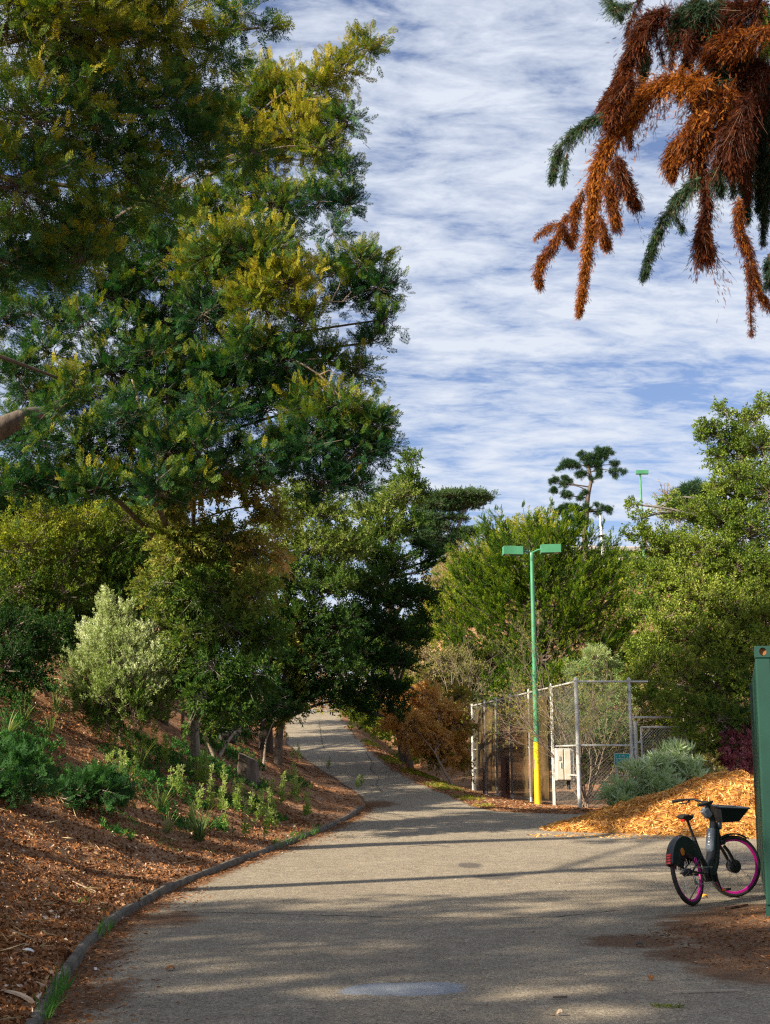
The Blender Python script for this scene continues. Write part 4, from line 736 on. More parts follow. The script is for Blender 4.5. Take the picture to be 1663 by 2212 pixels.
            for k in range(16):
                u = (k + rng.uniform(0, 1, (nb, 1))) / 16; dr_ = d * (.35 + .5 * u) + o * (.9 - .35 * u) + np.array([0, 0, -1.0]) * u
                pos.append(c + unit(dr_) * ln * u + rng.normal(0, .013, (nb, 3))); fw.append(dr_ * .9 + rng.normal(0, .42, (nb, 3)) + np.array([0, 0, -.2])); sc.append((np.minimum(.062, .026 + r[:, 0] * .25) * rng.uniform(.7, 1.25, nb)) * (1.1 - .35 * u[:, 0])); ti.append(tb_[:, 0] + .12 * u[:, 0] + rng.normal(0, .07, nb))
        lines('twigs', np.concatenate(BA), np.concatenate(BB), .0022, .001, M_barkr, e, tb)
        return leaves(name, FROND, [dict(pos=np.concatenate(pos), fwd=np.concatenate(fw), scale=np.concatenate(sc), tint=np.concatenate(ti))], mat, e, tb)
    a = mk('dead_foliage', rust, G_rust, 0, nR); a['label'] = 'rust-brown dead redwood sprays'
    b_ = mk('green_foliage', green, G_red, .1, nG); b_['label'] = 'living green redwood sprays'
    for z, tip in ((9.0, at(1610, 60, 10.0)), (7.6, at(1650, 250, 10.1)), (6.4, at(1690, 420, 10.2))):
        mb.tube(curve(V3(8.5, 11.6, z), tip, 8, -.05, .05), [.12, .1, .085, .07, .055, .045, .035, .028, .02], 7)
    mb.build('trunk', M_barkr, e, tb, smooth=True)
redwood()

# ------------------------------------------------------------------ chain-link fence
M_galv = surf('galvanised_steel', (.38, .37, .35), (.66, .65, .62), 7, .55, .1, .002, .2)
M_wire = surf('fence_wire', (.20, .19, .17), (.34, .33, .31), 7, .6, 0, .001, .3)
M_rustp = surf('brown_painted_post', (.12, .05, .035), (.24, .11, .08), 6, .8)
def windmat():
    m, t, p, o = newmat('brown_windscreen'); tc = N(t, 'ShaderNodeTexCoord'); mp = N(t, 'ShaderNodeMapping'); mp.inputs['Scale'].default_value = (2.2, 2.2, .35); t.links.new(tc.outputs['Object'], mp.inputs[0])
    n = noise(t, 1.7, 7, .7, mp.outputs[0]); r = ramp(t, [(.3, (.04, .026, .008)), (.5, (.09, .06, .014)), (.65, (.16, .08, .024)), (.8, (.24, .13, .05))], n.outputs[0]); t.links.new(r.outputs[0], p.inputs['Base Color']); p.inputs['Roughness'].default_value = .9
    tr = N(t, 'ShaderNodeBsdfTransparent'); mx = N(t, 'ShaderNodeMixShader'); mx.inputs[0].default_value = .52; t.links.new(p.outputs[0], mx.inputs[1]); t.links.new(tr.outputs[0], mx.inputs[2]); t.links.new(mx.outputs[0], o.inputs[0]); return m
M_wind = windmat()
def linkmesh(name, a, b, z0, z1, parent, org, s=.075, r=.0022, mat=None):
    """diagonal wires between ground points a and b, from z0 to z1 (pairs for the two ends)"""
    a = np.array(a[:2]); b = np.array(b[:2]); L_ = np.linalg.norm(b - a); d = (b - a) / L_; H = z1[0] - z0[0]; A, B = [], []
    zb = lambda u: z0[0] + (z0[1] - z0[0]) * u / L_
    for sg in (1, -1):
        u0 = -H
        while u0 < L_ + H:
            # line u = u0 + sg*v
            lo, hi = 0.0, H
            if sg == 1: lo = max(lo, -u0); hi = min(hi, L_ - u0); ua, ub = u0 + lo, u0 + hi
            else: lo = max(lo, u0 - L_); hi = min(hi, u0); ua, ub = u0 - lo, u0 - hi
            if hi > lo + .02:
                A.append((*(a + d * ua), zb(ua) + lo)); B.append((*(a + d * ub), zb(ub) + hi))
            u0 += s
    return lines(name, A, B, r, r, mat or M_wire, parent, org, 3)
FC = V3(4.72, 30.0, 0); FE = V3(3.15, 44.0, 0)
def fence():
    base = V3(FC.x, FC.y, G(FC.x, FC.y)); e = empty('chain_link_fence', base, 'tall chain-link fence of grey steel posts with brown windscreen on its long side', 'fence')
    H = 3.05; ys = [30, 32.5, 35.1, 37.6, 39.8, 41.7, 44.0]; X = lambda y: FC.x + (FE.x - FC.x) * (y - 30) / 14
    top = lambda y: base.z + (G(FE.x, 44) - base.z) * (y - 30) / 14 + H
    for i, y in enumerate(ys):
        r = .052 if i in (0, 6) else .036; mb = MB(); g = G(X(y), y); mb.tube([(X(y), y, g - .15), (X(y), y, top(y) + (.05 if i in (0, 6) else -.02))], r, 10)
        mb.lathe((X(y), y, top(y) + .03), [(r * 1.1, -.03), (r * 1.25, 0), (r * .9, .05), (r * .25, .08)], 10, 'Z')
        for zz in (.35, .5, .75): mb.lathe((X(y), y, g + H * zz), [(r * 1.02, -.015), (r * 1.2, -.012), (r * 1.2, .012), (r * 1.02, .015)], 10, 'Z')
        mb.build('post', M_galv, e, base, smooth=True)
        if i == 1:
            mb = MB(); mb.tube([(X(y) + .012, y - .14, g - .1), (X(y) + .012, y - .14, top(y) - .03)], .02, 8); mb.build('brace', M_galv, e, base, smooth=True)
    xr = 6.03; gz = G(xr, 30)
    mb = MB(); mb.tube([(xr, 30, gz - .15), (xr, 30, base.z + H + .04)], .042, 10); mb.lathe((xr, 30, base.z + H + .03), [(.046, -.03), (.055, 0), (.04, .05), (.01, .08)], 10, 'Z'); mb.build('post', M_galv, e, base, smooth=True)
    
    # rails
    for zz, r in ((0, .024), (-1.55, .022)):
        mb = MB(); mb.tube([(X(y), y, top(y) + zz) for y in ys], r, 8); mb.build('rail', M_galv, e, base, smooth=True)
    mb = MB(); mb.tube([(FC.x, 30, base.z + H), (6.5, 30.0, base.z + H)], .024, 8); mb.build('rail', M_galv, e, base, smooth=True)
    mb = MB(); mb.tube([(FC.x, 30, base.z + H - 1.55), (xr, 30.0, base.z + H - 1.55)], .022, 8); mb.build('rail', M_galv, e, base, smooth=True)
    mb = MB(); mb.tube([(xr - .42, 29.97, base.z + .78), (xr, 29.97, base.z + .78)], .018, 8); mb.build('rail', M_galv, e, base, smooth=True)
    mb = MB(); mb.tube([(X(30), 30, base.z + .78), (X(32.5), 32.5, base.z + .8)], .018, 8); mb.build('rail', M_galv, e, base, smooth=True)
    mb = MB(); mb.tube([(X(41.7), 41.7, top(41.7) - 2.2), (X(44), 44, top(44) - 2.2)], .018, 8); mb.build('rail', M_galv, e, base, smooth=True)
    # wire
    o1 = linkmesh('wire_mesh', (FC.x + .03, 30.03), (X(44) + .03, 44), (base.z + .03, top(44) - H + .03), (base.z + H, 0), e, base, .12, .0016)
    o2 = linkmesh('wire_mesh', (FC.x, 30.05), (xr, 30.05), (base.z + .02, base.z + .02), (base.z + H, 0), e, base, .085, .0026)
    # windscreen cloth in bays
    for y0, y1 in ((32.65, 35.0), (35.2, 37.5), (37.7, 39.7), (39.9, 41.6), (41.8, 43.1)):
        V = []; k = 14; mz = 18; rr = random.Random(int(y0 * 7))
        for i in range(k + 1):
            for j in range(mz + 1):
                y = y0 + (y1 - y0) * i / k; z = top(y) - H + .12 + (H - .3) * j / mz; V.append((X(y) - .05 - .012 * math.sin(j * .9 + i * .4 + y0) * math.sin(i * .7), y, z))
        I = np.arange((k + 1) * (mz + 1)).reshape(k + 1, mz + 1); Fq = np.stack([I[:-1, :-1].ravel(), I[1:, :-1].ravel(), I[1:, 1:].ravel(), I[:-1, 1:].ravel()], 1)
        o = raw_mesh('windscreen', V, [Fq], M_wind, e, base, smooth=True); s = o.modifiers.new('thick', 'SOLIDIFY'); s.thickness = .006
    mb = MB(); mb.tube([(X(42.3) + .1, 42.3, G(X(42.3), 42.3) - .1), (X(42.3) + .1, 42.3, top(42.3) - .1)], .09, 10); mb.build('brown_post', M_rustp, e, base, smooth=True)
fence()
def post_wood():
    y = 38.3; x = FC.x + (FE.x - FC.x) * (y - 30) / 14 - .05; g = G(x, y); mb = MB(); mb.bbox((x, y, g + .62), (.26, .26, 1.35), .02)
    tag(mb.build('timber_post', M_rustp, None, (0, 0, 0)), 'short thick reddish timber post behind the windscreened fence', 'post')
post_wood()
def gate():
    x0, x1, y = 6.22, 7.2, 30.02; g = G(6.6, 30); base = V3(x0, y, g); e = empty('gate', base, 'narrow chain-link gate in a steel frame beside the oak', 'gate')
    H = 2.08
    mb = MB(); mb.tube([(x0 - .08, y, g - .1), (x0 - .08, y, g + H + .02)], .055, 10); mb.build('post', M_galv, e, base, smooth=True)
    mb = MB(); mb.tube([(x1 + .12, y, g - .1), (x1 + .12, y, g + H + .02)], .055, 10); mb.build('post', M_galv, e, base, smooth=True)
    mb = MB(); mb.tube([(6.03, y, g + H + .12), (x1 + .5, y, g + H + .12)], .024, 8); mb.build('lintel_rail', M_galv, e, base, smooth=True)
    mb = MB(); P = [(x0 + .06, g + .08), (x1, g + .08), (x1, g + H - .12), (x0 + .06, g + H - .12)]
    for (a, za), (b, zb) in zip(P, P[1:] + P[:1]): mb.tube([(a, y - .02, za), (b, y - .02, zb)], .026, 8)
    mb.build('frame', M_galv, e, base, smooth=True)
    linkmesh('wire_mesh', (x0 + .06, y - .02), (x1, y - .02), (g + .08, g + .08), (g + H - .12, 0), e, base, .07, .0035, M_galv)
    for zz in (.4, 1.6):
        mb = MB(); mb.bbox((x0, y - .02, g + zz), (.12, .05, .05), .008); mb.build('hinge', M_galv, e, base)
gate()
M_white = surf('white_paper', (.70, .70, .68), (.82, .82, .80), 10, .7)
M_pink = surf('faded_red_sign', (.55, .20, .17), (.65, .28, .24), 8, .6)
M_blue = surf('pale_blue_print', (.30, .50, .62), (.45, .62, .72), 12, .6)
M_orange = surf('orange_print', (.75, .22, .06), (.85, .32, .10), 12, .6)
M_sign = surf('green_sign_face', (.0, .26, .22), (.01, .32, .27), 4, .45)
M_grey = surf('grey_print', (.25, .25, .25), (.4, .4, .4), 12, .6)
def notice(px, py, w, h, name, label, mats):
    c = at(px, py, 29.93); o = c.copy(); e = empty(name, c, label, 'notice'); mb = MB(); mb.bbox(c, (w, .008, h), .002); mb.build('board', mats[0], e, c)
    for (dx, dz, ww, hh, m_) in mats[1]:
        mb = MB(); mb.box(c + V3(dx, -.007, dz), (ww, .004, hh)); mb.build('print', m_, e, c)
notice(1413, 1624, .145, .19, 'notice', 'small faded red notice with a white square wired to the gate', (M_pink, [(-.02, .015, .075, .085, M_white), (-.02, -.055, .10, .012, M_white), (-.025, .02, .03, .03, M_grey)]))
notice(1430, 1629, .16, .13, 'notice', 'white and pale blue notice with an orange stripe on the gate', (M_white, [(0, .04, .13, .03, M_orange), (-.01, -.005, .12, .035, M_blue)]))
def green_sign():
    c = at(1343.5, 1640.5, 29.7); e = empty('park_sign', V3(c.x - .15, c.y, G(c.x, c.y)), 'small green park rules sign with white lines of writing on a short post', 'sign'); org = e.location
    def rr_(w, h, r, y0, t):
        mb = MB(); P = [(sx * (w / 2 - r) + r * math.cos(a), sz * (h / 2 - r) + r * math.sin(a)) for sx, sz, a0 in ((1, 1, 0), (-1, 1, 90), (-1, -1, 180), (1, -1, 270)) for a in [R(a0 + k * 22.5) for k in range(5)]]
        n = len(P); V = [(c.x + x, c.y + y0, c.z + z) for x, z in P] + [(c.x + x, c.y + y0 + t, c.z + z) for x, z in P]
        return mb.add(V, [tuple(range(n)), tuple(range(2 * n - 1, n - 1, -1))] + [(i, i + n, (i + 1) % n + n, (i + 1) % n) for i in range(n)])
    w, h = .385, .285
    rr_(w, h, .03, 0, .006).build('border', M_white, e, org); face = rr_(w - .02, h - .02, .024, -.004, .003).build('face', M_sign, e, org)
    # illegible rows of small white capitals, as in the photograph
    rr = random.Random(4)
    for row, (zz, wd, words, hh) in enumerate(((.085, .15, (3, 5), .026), (.018, .31, (3, 2, 8, 4), .026), (-.043, .31, (3, 4, 7, 3), .026), (-.108, .18, (4, 7), .020))):
        mb = MB(); tot = sum(words) + len(words) - 1; st = wd / tot; x = -wd / 2 + .005
        for k in words:
            for i in range(k):
                x_ = c.x + x + st * .5; z_ = c.z + zz; s = st * .5; kind = rr.randrange(4)
                mb.box((x_ - s * .42, c.y - .006, z_), (st * .22, .003, hh))
                if kind in (0, 1): mb.box((x_ + s * .1, c.y - .0065, z_ + hh * .4), (st * .55, .003, hh * .2))
                if kind in (0, 2): mb.box((x_ + s * .1, c.y - .0065, z_ - hh * .4), (st * .55, .003, hh * .2))
                if kind in (1, 3): mb.box((x_ + s * .42, c.y - .006, z_), (st * .22, .003, hh * .6)); mb.box((x_, c.y - .0065, z_), (st * .4, .003, hh * .2))
                x += st
            x += st
        mb.build('lettering', M_white, e, org)
    mb = MB(); mb.tube([(c.x - .14, c.y + .03, G(c.x, c.y) - .2), (c.x - .14, c.y + .03, c.z + .1)], .035, 8); mb.build('post', M_galv, e, org, smooth=True)
green_sign()
M_cream = surf('cream_weathered_metal', (.62, .54, .40), (.80, .75, .66), 5, .55, .2, .003)
M_dark = surf('dark_gap', (.02, .02, .02), (.05, .05, .05), 5, .7)
M_steelg = surf('grey_steel', (.36, .35, .33), (.5, .49, .47), 6, .5)
def box_on_fence():
    c = at(1219, 1651, 31.0); e = empty('utility_box', c, 'weathered cream metal box with two narrow doors hung on the fence', 'utility box'); rz = Matrix.Rotation(R(6), 3, 'Z'); T = Matrix.Translation(c) @ rz.to_4x4()
    mb = MB(); mb.bbox((0, 0, 0), (.46, .16, .80), .01, M=T); mb.build('cabinet', M_steelg, e, c)
    for x in (-.135, .055):
        mb = MB(); mb.bbox((x, -.095, -.01), (.165, .03, .74), .008, M=T); mb.build('door', M_cream, e, c)
    mb = MB(); mb.bbox((-.04, -.09, -.01), (.022, .02, .76), .004, M=T); mb.build('divider', M_barkg, e, c)
    mb = MB(); mb.bbox((-.15, -.117, .15), (.055, .012, .1), .003, M=T); mb.bbox((-.12, -.117, -.02), (.012, .02, .14), .003, M=T); mb.build('latch', M_steelg, e, c)
    mb = MB(); mb.tube([T @ V3(.1, .02, -.4), T @ V3(.1, .02, -.62)], .05, 8); mb.build('conduit', M_dark, e, c, smooth=True)
box_on_fence()

# ------------------------------------------------------------------ lamp posts
M_green = surf('green_pole_paint', (.045, .21, .10), (.085, .30, .165), 3, .4, .08, .002)
M_yellow = surf('yellow_pole_paint', (.72, .46, .01), (.86, .60, .02), 3, .45, .08, .002)
def lamp(name, base, Hh, label, yellow, heads, group):
    e = empty(name, base, label, 'lamp post', group); rb, rt = .088, .05; x, y, z = base; hy = 1.62 if yellow else 0
    r_at = lambda h: rb + (rt - rb) * h / Hh
    if yellow:
        mb = MB(); mb.tube([(x, y, z - .1), (x, y, z + hy / 2), (x, y, z + hy)], [rb + .006, r_at(hy / 2) + .003, r_at(hy) + .003], 20); mb.build('painted_base', M_yellow, e, base, smooth=True)
        mb = MB(); mb.box((x - .07, y - .055, z + 1.05), (.004, .05, .26), rot=Matrix.Rotation(R(-38), 3, 'Z')); mb.build('sticker', M_white, e, base)
    mb = MB(); mb.tube([(x, y, z + hy), (x, y, z + Hh * .6), (x, y, z + Hh - .05)], [r_at(hy), r_at(Hh * .6), rt], 20); mb.lathe((x, y, z + Hh - .08), [(rt, -.2), (rt * 1.25, -.18), (rt * 1.25, .0), (rt, .03)], 16, 'Z'); mb.build('pole', M_green, e, base, smooth=True)
    for dx, dz, w, rot in heads:
        mb = MB(); s = 1 if dx > 0 else -1; mb.tube([(x, y, z + Hh - .06), (x + s * .18, y, z + Hh + dz * .6), (x + s * .34, y, z + Hh + dz)], .026, 8)
        mb.build('arm', M_green, e, base, smooth=True)
        hd = MB(); hd.box((x + dx, y, z + Hh + dz), (w, .30, .225), rot=Matrix.Rotation(R(rot), 3, 'Y') @ Matrix.Rotation(R(-3 * s), 3, 'Z')); h_ = hd.build('lamp_head', M_green, e, base)
        ln = MB(); ln.box((x + dx, y, z + Hh + dz - .105), (w - .12, .2, .012)); ln.build('lens', M_white, h_, base)
pb = V3(4.02, 32.5, .60); pb.z = G(4.02, 32.5) ; topz = at(1147, 1190, 32.5).z
lamp('street_lamp', pb, topz - pb.z, 'green lamp post with a yellow painted base and two box heads at the fence', True, ((-.52, .0, .53, 1), (.52, .05, .54, -1)), 'green lamp posts')
gy = 72; fb = V3(at(1386, 1100, gy).x, gy, G(at(1386, 1100, gy).x, gy))
lamp('street_lamp', fb, at(1386, 1022, gy).z - fb.z, 'distant green lamp post with one box head above the right-hand trees', False, ((.12, .05, .75, 0),), 'green lamp posts')
M_wpole = surf('white_pole_paint', (.72, .72, .72), (.85, .85, .85), 3, .4)
gy = 100; fx = at(1302, 1185, gy).x
mb = MB(); mb.tube([(fx + .05, gy, G(fx, gy) - .2), (fx - .12, gy, at(1297, 1112, gy).z)], [.16, .1], 10); mb.lathe((fx - .12, gy, at(1297, 1112, gy).z), [(.1, 0), (.2, .05), (.2, .15), (.05, .2)], 10, 'Z')
tag(mb.build('white_mast', M_wpole, None, (0, 0, 0), smooth=True), 'tall thin white mast on the hill beside the lone pine', 'mast')
mb = MB(); fx2 = at(1411, 1170, 90).x; mb = MB()
def building():
    a = at(1235, 1190, 104); b = at(1420, 1190, 104); base = V3(a.x, 104, G(a.x, 104)); e = empty('flat_roofed_building', base, 'low pale concrete building with a flat roof on the hilltop', 'building')
    zt = at(1300, 1186, 104).z; cx = (a.x + b.x) / 2; w = b.x - a.x
    mb = MB(); mb.box((cx, 106, zt - 2.2), (w, 6, 3.4)); mb.build('wall', surf('pale_concrete', (.40, .34, .29), (.52, .45, .39), .8, .8), e, base)
    mb = MB(); mb.bbox((cx, 106, zt - .22), (w + .8, 6.8, .42), .05); mb.build('roof', surf('roof_edge', (.34, .31, .29), (.44, .40, .37), 1, .8), e, base)
    for i in range(7):
        mb = MB(); mb.box((a.x + 1 + i * (w - 2) / 6, 102.97, zt - 1.7), (.7, .06, 1.1)); mb.build('window', surf('dark_glass', (.05, .06, .07), (.09, .1, .11), 2, .15), e, base)
    mb = MB(); mb.bbox((at(1280, 1180, 104).x, 105, zt + .25), (.7, .7, .5), .04); mb.build('vent', M_steelg, e, base)
building()

# ------------------------------------------------------------------ green shipping container
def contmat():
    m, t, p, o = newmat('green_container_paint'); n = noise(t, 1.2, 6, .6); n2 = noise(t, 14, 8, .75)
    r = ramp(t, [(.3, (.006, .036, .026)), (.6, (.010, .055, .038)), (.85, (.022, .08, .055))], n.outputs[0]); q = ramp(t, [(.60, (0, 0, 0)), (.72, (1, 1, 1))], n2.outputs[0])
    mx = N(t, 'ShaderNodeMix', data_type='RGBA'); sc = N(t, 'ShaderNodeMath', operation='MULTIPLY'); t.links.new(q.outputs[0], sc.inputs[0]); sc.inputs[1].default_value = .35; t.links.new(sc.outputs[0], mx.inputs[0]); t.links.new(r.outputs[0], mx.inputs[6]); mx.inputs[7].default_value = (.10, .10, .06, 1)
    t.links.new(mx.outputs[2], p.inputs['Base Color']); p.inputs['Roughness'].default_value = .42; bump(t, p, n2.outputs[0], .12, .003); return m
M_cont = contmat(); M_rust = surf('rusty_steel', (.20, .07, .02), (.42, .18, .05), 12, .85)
def container():
    cx, cy = 3.78, 12.5; g = G(cx, cy); base = V3(cx, cy, g - .02)
    q = (Quaternion((0, 0, 1), R(-16.0)) @ Quaternion((0, 1, 0), R(1.0))); e = empty('shipping_container', base, 'green steel shipping container, its near corner cut by the right edge', 'container', rot=q)
    Lx, Ly, Hh = 2.44, 6.06, 2.70     # local: x right, y away
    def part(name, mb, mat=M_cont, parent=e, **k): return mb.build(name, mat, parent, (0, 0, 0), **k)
    # corrugated side (x = 0 plane), corner posts, rails, doors on the front (y = 0)
    V = []; n = 0; mb = MB(); ys = []; y = .16
    prof = []
    while y < Ly - .16: prof += [(y, .045), (y + .07, .045), (y + .14, .012), (y + .21, .012)]; y += .28
    prof = [(a, b) for a, b in prof if a < Ly - .16]
    V = [(b, a, z) for a, b in prof for z in (.16, Hh - .12)]; mb.add(V, [(2 * i, 2 * i + 2, 2 * i + 3, 2 * i + 1) for i in range(len(prof) - 1)]); part('side_panel', mb)
    V = [(Lx - b, a, z) for a, b in prof for z in (.16, Hh - .12)]; mb = MB().add(V, [(2 * i, 2 * i + 1, 2 * i + 3, 2 * i + 2) for i in range(len(prof) - 1)]); part('side_panel', mb)
    mb = MB(); mb.box((Lx / 2, Ly / 2, Hh - .03), (Lx - .1, Ly - .1, .04)); part('roof', mb)
    mb = MB(); mb.box((Lx / 2, Ly - .05, Hh / 2), (Lx - .3, .05, Hh - .3)); part('end_wall', mb)
    for x in (.082, Lx - .082):
        for y in (.09, Ly - .09):
            mb = MB(); mb.bbox((x, y, Hh / 2), (.155, .17, Hh - .246), .015); part('corner_post', mb)
            for z in (.06, Hh - .06):
                # corner casting with its oval hole: a ring of faces round the opening
                mb = MB(); sx, sy, sz = .178, .178, .122; yf = y - sy / 2 if y < 1 else y + sy / 2; s = 1 if y < 1 else -1; k = 16
                outer = []; inner = []
                for i in range(k):
                    a = 2 * math.pi * i / k; ca, sa = math.cos(a), math.sin(a); mm = max(abs(ca), abs(sa)); outer.append((x + ca / mm * (sx / 2 - .004), yf, z + sa / mm * (sz / 2 - .002))); inner.append((x + ca * .036, yf, z + sa * .043))
                deep = [(a_, b_ + s * .06, c_) for a_, b_, c_ in inner]; back = [(a_, y + s * sy / 2, c_) for a_, b_, c_ in outer]
                fs = []
                for i in range(k):
                    j = (i + 1) % k; fs += [(i, j, k + j, k + i), (k + i, k + j, 2 * k + j, 2 * k + i), (j, i, 3 * k + i, 3 * k + j)]
                mb.add(outer + inner + deep + back, fs + [tuple(range(2 * k, 3 * k)), tuple(range(4 * k - 1, 3 * k - 1, -1))]); cc = part('corner_casting', mb)
                hb = MB(); hb.lathe((x, yf + s * .045, z), [(.0362, -.012), (.0362, .012)], 14); part('hole_lining', hb, M_rust, cc)
    for z in (.075, Hh - .055):
        for x in (.06, Lx - .06):
            mb = MB(); mb.bbox((x, Ly / 2, z), (.07, Ly - .36, .09), .008); part('rail', mb)
        mb = MB(); mb.bbox((Lx / 2, .07, z), (Lx - .36, .1, .10), .008); part('header', mb)
    for i, x in enumerate((.16 + .525, Lx - .16 - .525)):
        mb = MB(); mb.bbox((x, .07, Hh / 2), (1.04, .05, Hh - .25), .01); d = part('door', mb)
        for k in range(4):
            b = MB(); b.bbox((x, .038, .45 + k * .56), (.86, .022, .2), .008); part('rib', b, M_cont, d)
        for k in (-.3, .3):
            b = MB(); b.tube([(x + k, .0, .14), (x + k, .0, Hh - .14)], .017, 8); part('locking_bar', b, M_galv, d, smooth=True)
container()

# ------------------------------------------------------------------ wood chip pile
def chips_on(name, pts, nrm, size, mat, tpl=CHIP, parent=None, tint=(.5, .22), lift=.012, tilt=.35):
    n = len(pts); d = rng.normal(size=(n, 3)); d = d - nrm * np.sum(d * nrm, 1, keepdims=True); d = unit(d) + nrm * rng.normal(0, tilt, (n, 1)); roll = nrm + rng.normal(0, .45, (n, 3))
    roll = np.cross(nrm + rng.normal(0, .4, (n, 3)), unit(d))
    return leaves(name, tpl, [dict(pos=pts + nrm * lift, fwd=d, scale=size[0] + (size[1] - size[0]) * rng.uniform(0, 1, n) ** 2, tint=rng.normal(tint[0], tint[1], n), roll=roll)], mat, parent, (0, 0, 0))
def ground_normals(x, y, f=Hgt, e=.05):
    gx = (f(x + e, y) - f(x - e, y)) / (2 * e); gy_ = (f(x, y + e) - f(x, y - e)) / (2 * e); return unit(np.stack([-gx, -gy_, np.ones_like(gx)], 1))
CX = [3.0, 3.3, 3.8, 4.6, 5.2, 6.0, 6.5, 7.0, 7.4, 8.0, 9.0, 10]; CH = [0, .05, .12, .30, .48, .70, .86, .95, .95, .8, .4, 0]; CF = [24.45, 24.2, 23.95, 23.75, 23.5, 23.1, 22.9, 22.8, 22.75, 22.8, 23.2, 24]; CB = [24.7, 25.3, 26.2, 27.2, 27.7, 28.0, 28.1, 28.2, 28.2, 28.2, 27.8, 27]
def Pile(x, y):
    c = np.interp(x, CX, CH); f = np.interp(x, CX, CF); b = np.interp(x, CX, CB); u = np.clip((y - f) / np.maximum(.05, b - f), 0, 1)
    prof = np.where(u < .45, ss(u / .45) ** .75, ss((1 - u) / .55) ** .8)
    h = c * prof; return Hgt(x, y) - .012 + h * (1 + .10 * vnoise(x, y, 3.1, 21)) + np.minimum(h, .12) * (.35 * vnoise(x, y, 8, 22) + .25 * vnoise(x, y, 19, 23)) + .014 * (h > .01)
def pile():
    xs = np.arange(2.9, 10.1, .05); ys = np.arange(22.6, 28.4, .05); X, Y = np.meshgrid(xs, ys); Z = Pile(X, Y); n, m = X.shape
    I = np.arange(n * m).reshape(n, m); q = np.stack([I[:-1, :-1].ravel(), I[:-1, 1:].ravel(), I[1:, 1:].ravel(), I[1:, :-1].ravel()], 1)
    hm = (Z - Hgt(X, Y)).ravel(); keep = (hm[q] > .008).any(1); q = q[keep]
    used, inv = np.unique(q, return_inverse=True); V = np.stack([X.ravel(), Y.ravel(), Z.ravel()], 1)[used]
    m_, t, p, o = newmat('wood_chips'); n1 = noise(t, 28, 10, .8, dist=1.2); r = ramp(t, [(.35, (.18, .07, .018)), (.5, (.46, .21, .05)), (.62, (.68, .36, .10)), (.8, (.85, .58, .26))], n1.outputs[0]); t.links.new(r.outputs[0], p.inputs['Base Color']); p.inputs['Roughness'].default_value = .85; bump(t, p, n1.outputs[0], 1, .05)
    o_ = raw_mesh('wood_chip_pile', V, [inv.reshape(-1, 4)], m_, smooth=True); tag(o_, 'low spreading pile of fresh orange wood chips beside the container', 'wood chips')
    N_ = 26000; x = rng.uniform(3.0, 9.5, N_); y = rng.uniform(22.7, 27.2, N_); h = Pile(x, y) - Hgt(x, y); k = h > .006; x, y = x[k], y[k]
    pts = np.stack([x, y, Pile(x, y)], 1); c = chips_on('loose_chips', pts, ground_normals(x, y, Pile, .08), (.07, .22), G_chip, parent=o_, tint=(.5, .24), lift=.018, tilt=.45); c['kind'] = 'stuff'
    # a few strays on the asphalt in front
    N2 = 700; x = rng.normal(3.9, 1.6, N2); y = 23.6 - np.abs(rng.normal(0, .35, N2)) + .08 * (6 - x) * .6; k = (x > 2.7) & (x < 7.5); x, y = x[k], y[k]
    c = chips_on('stray_wood_chips', np.stack([x, y, Hgt(x, y) + .006], 1), ground_normals(x, y), (.04, .10), G_chip, lift=.008, tilt=.1); tag(c, 'scattered wood chips on the asphalt at the foot of the pile', 'wood chips', kind='stuff')
pile()

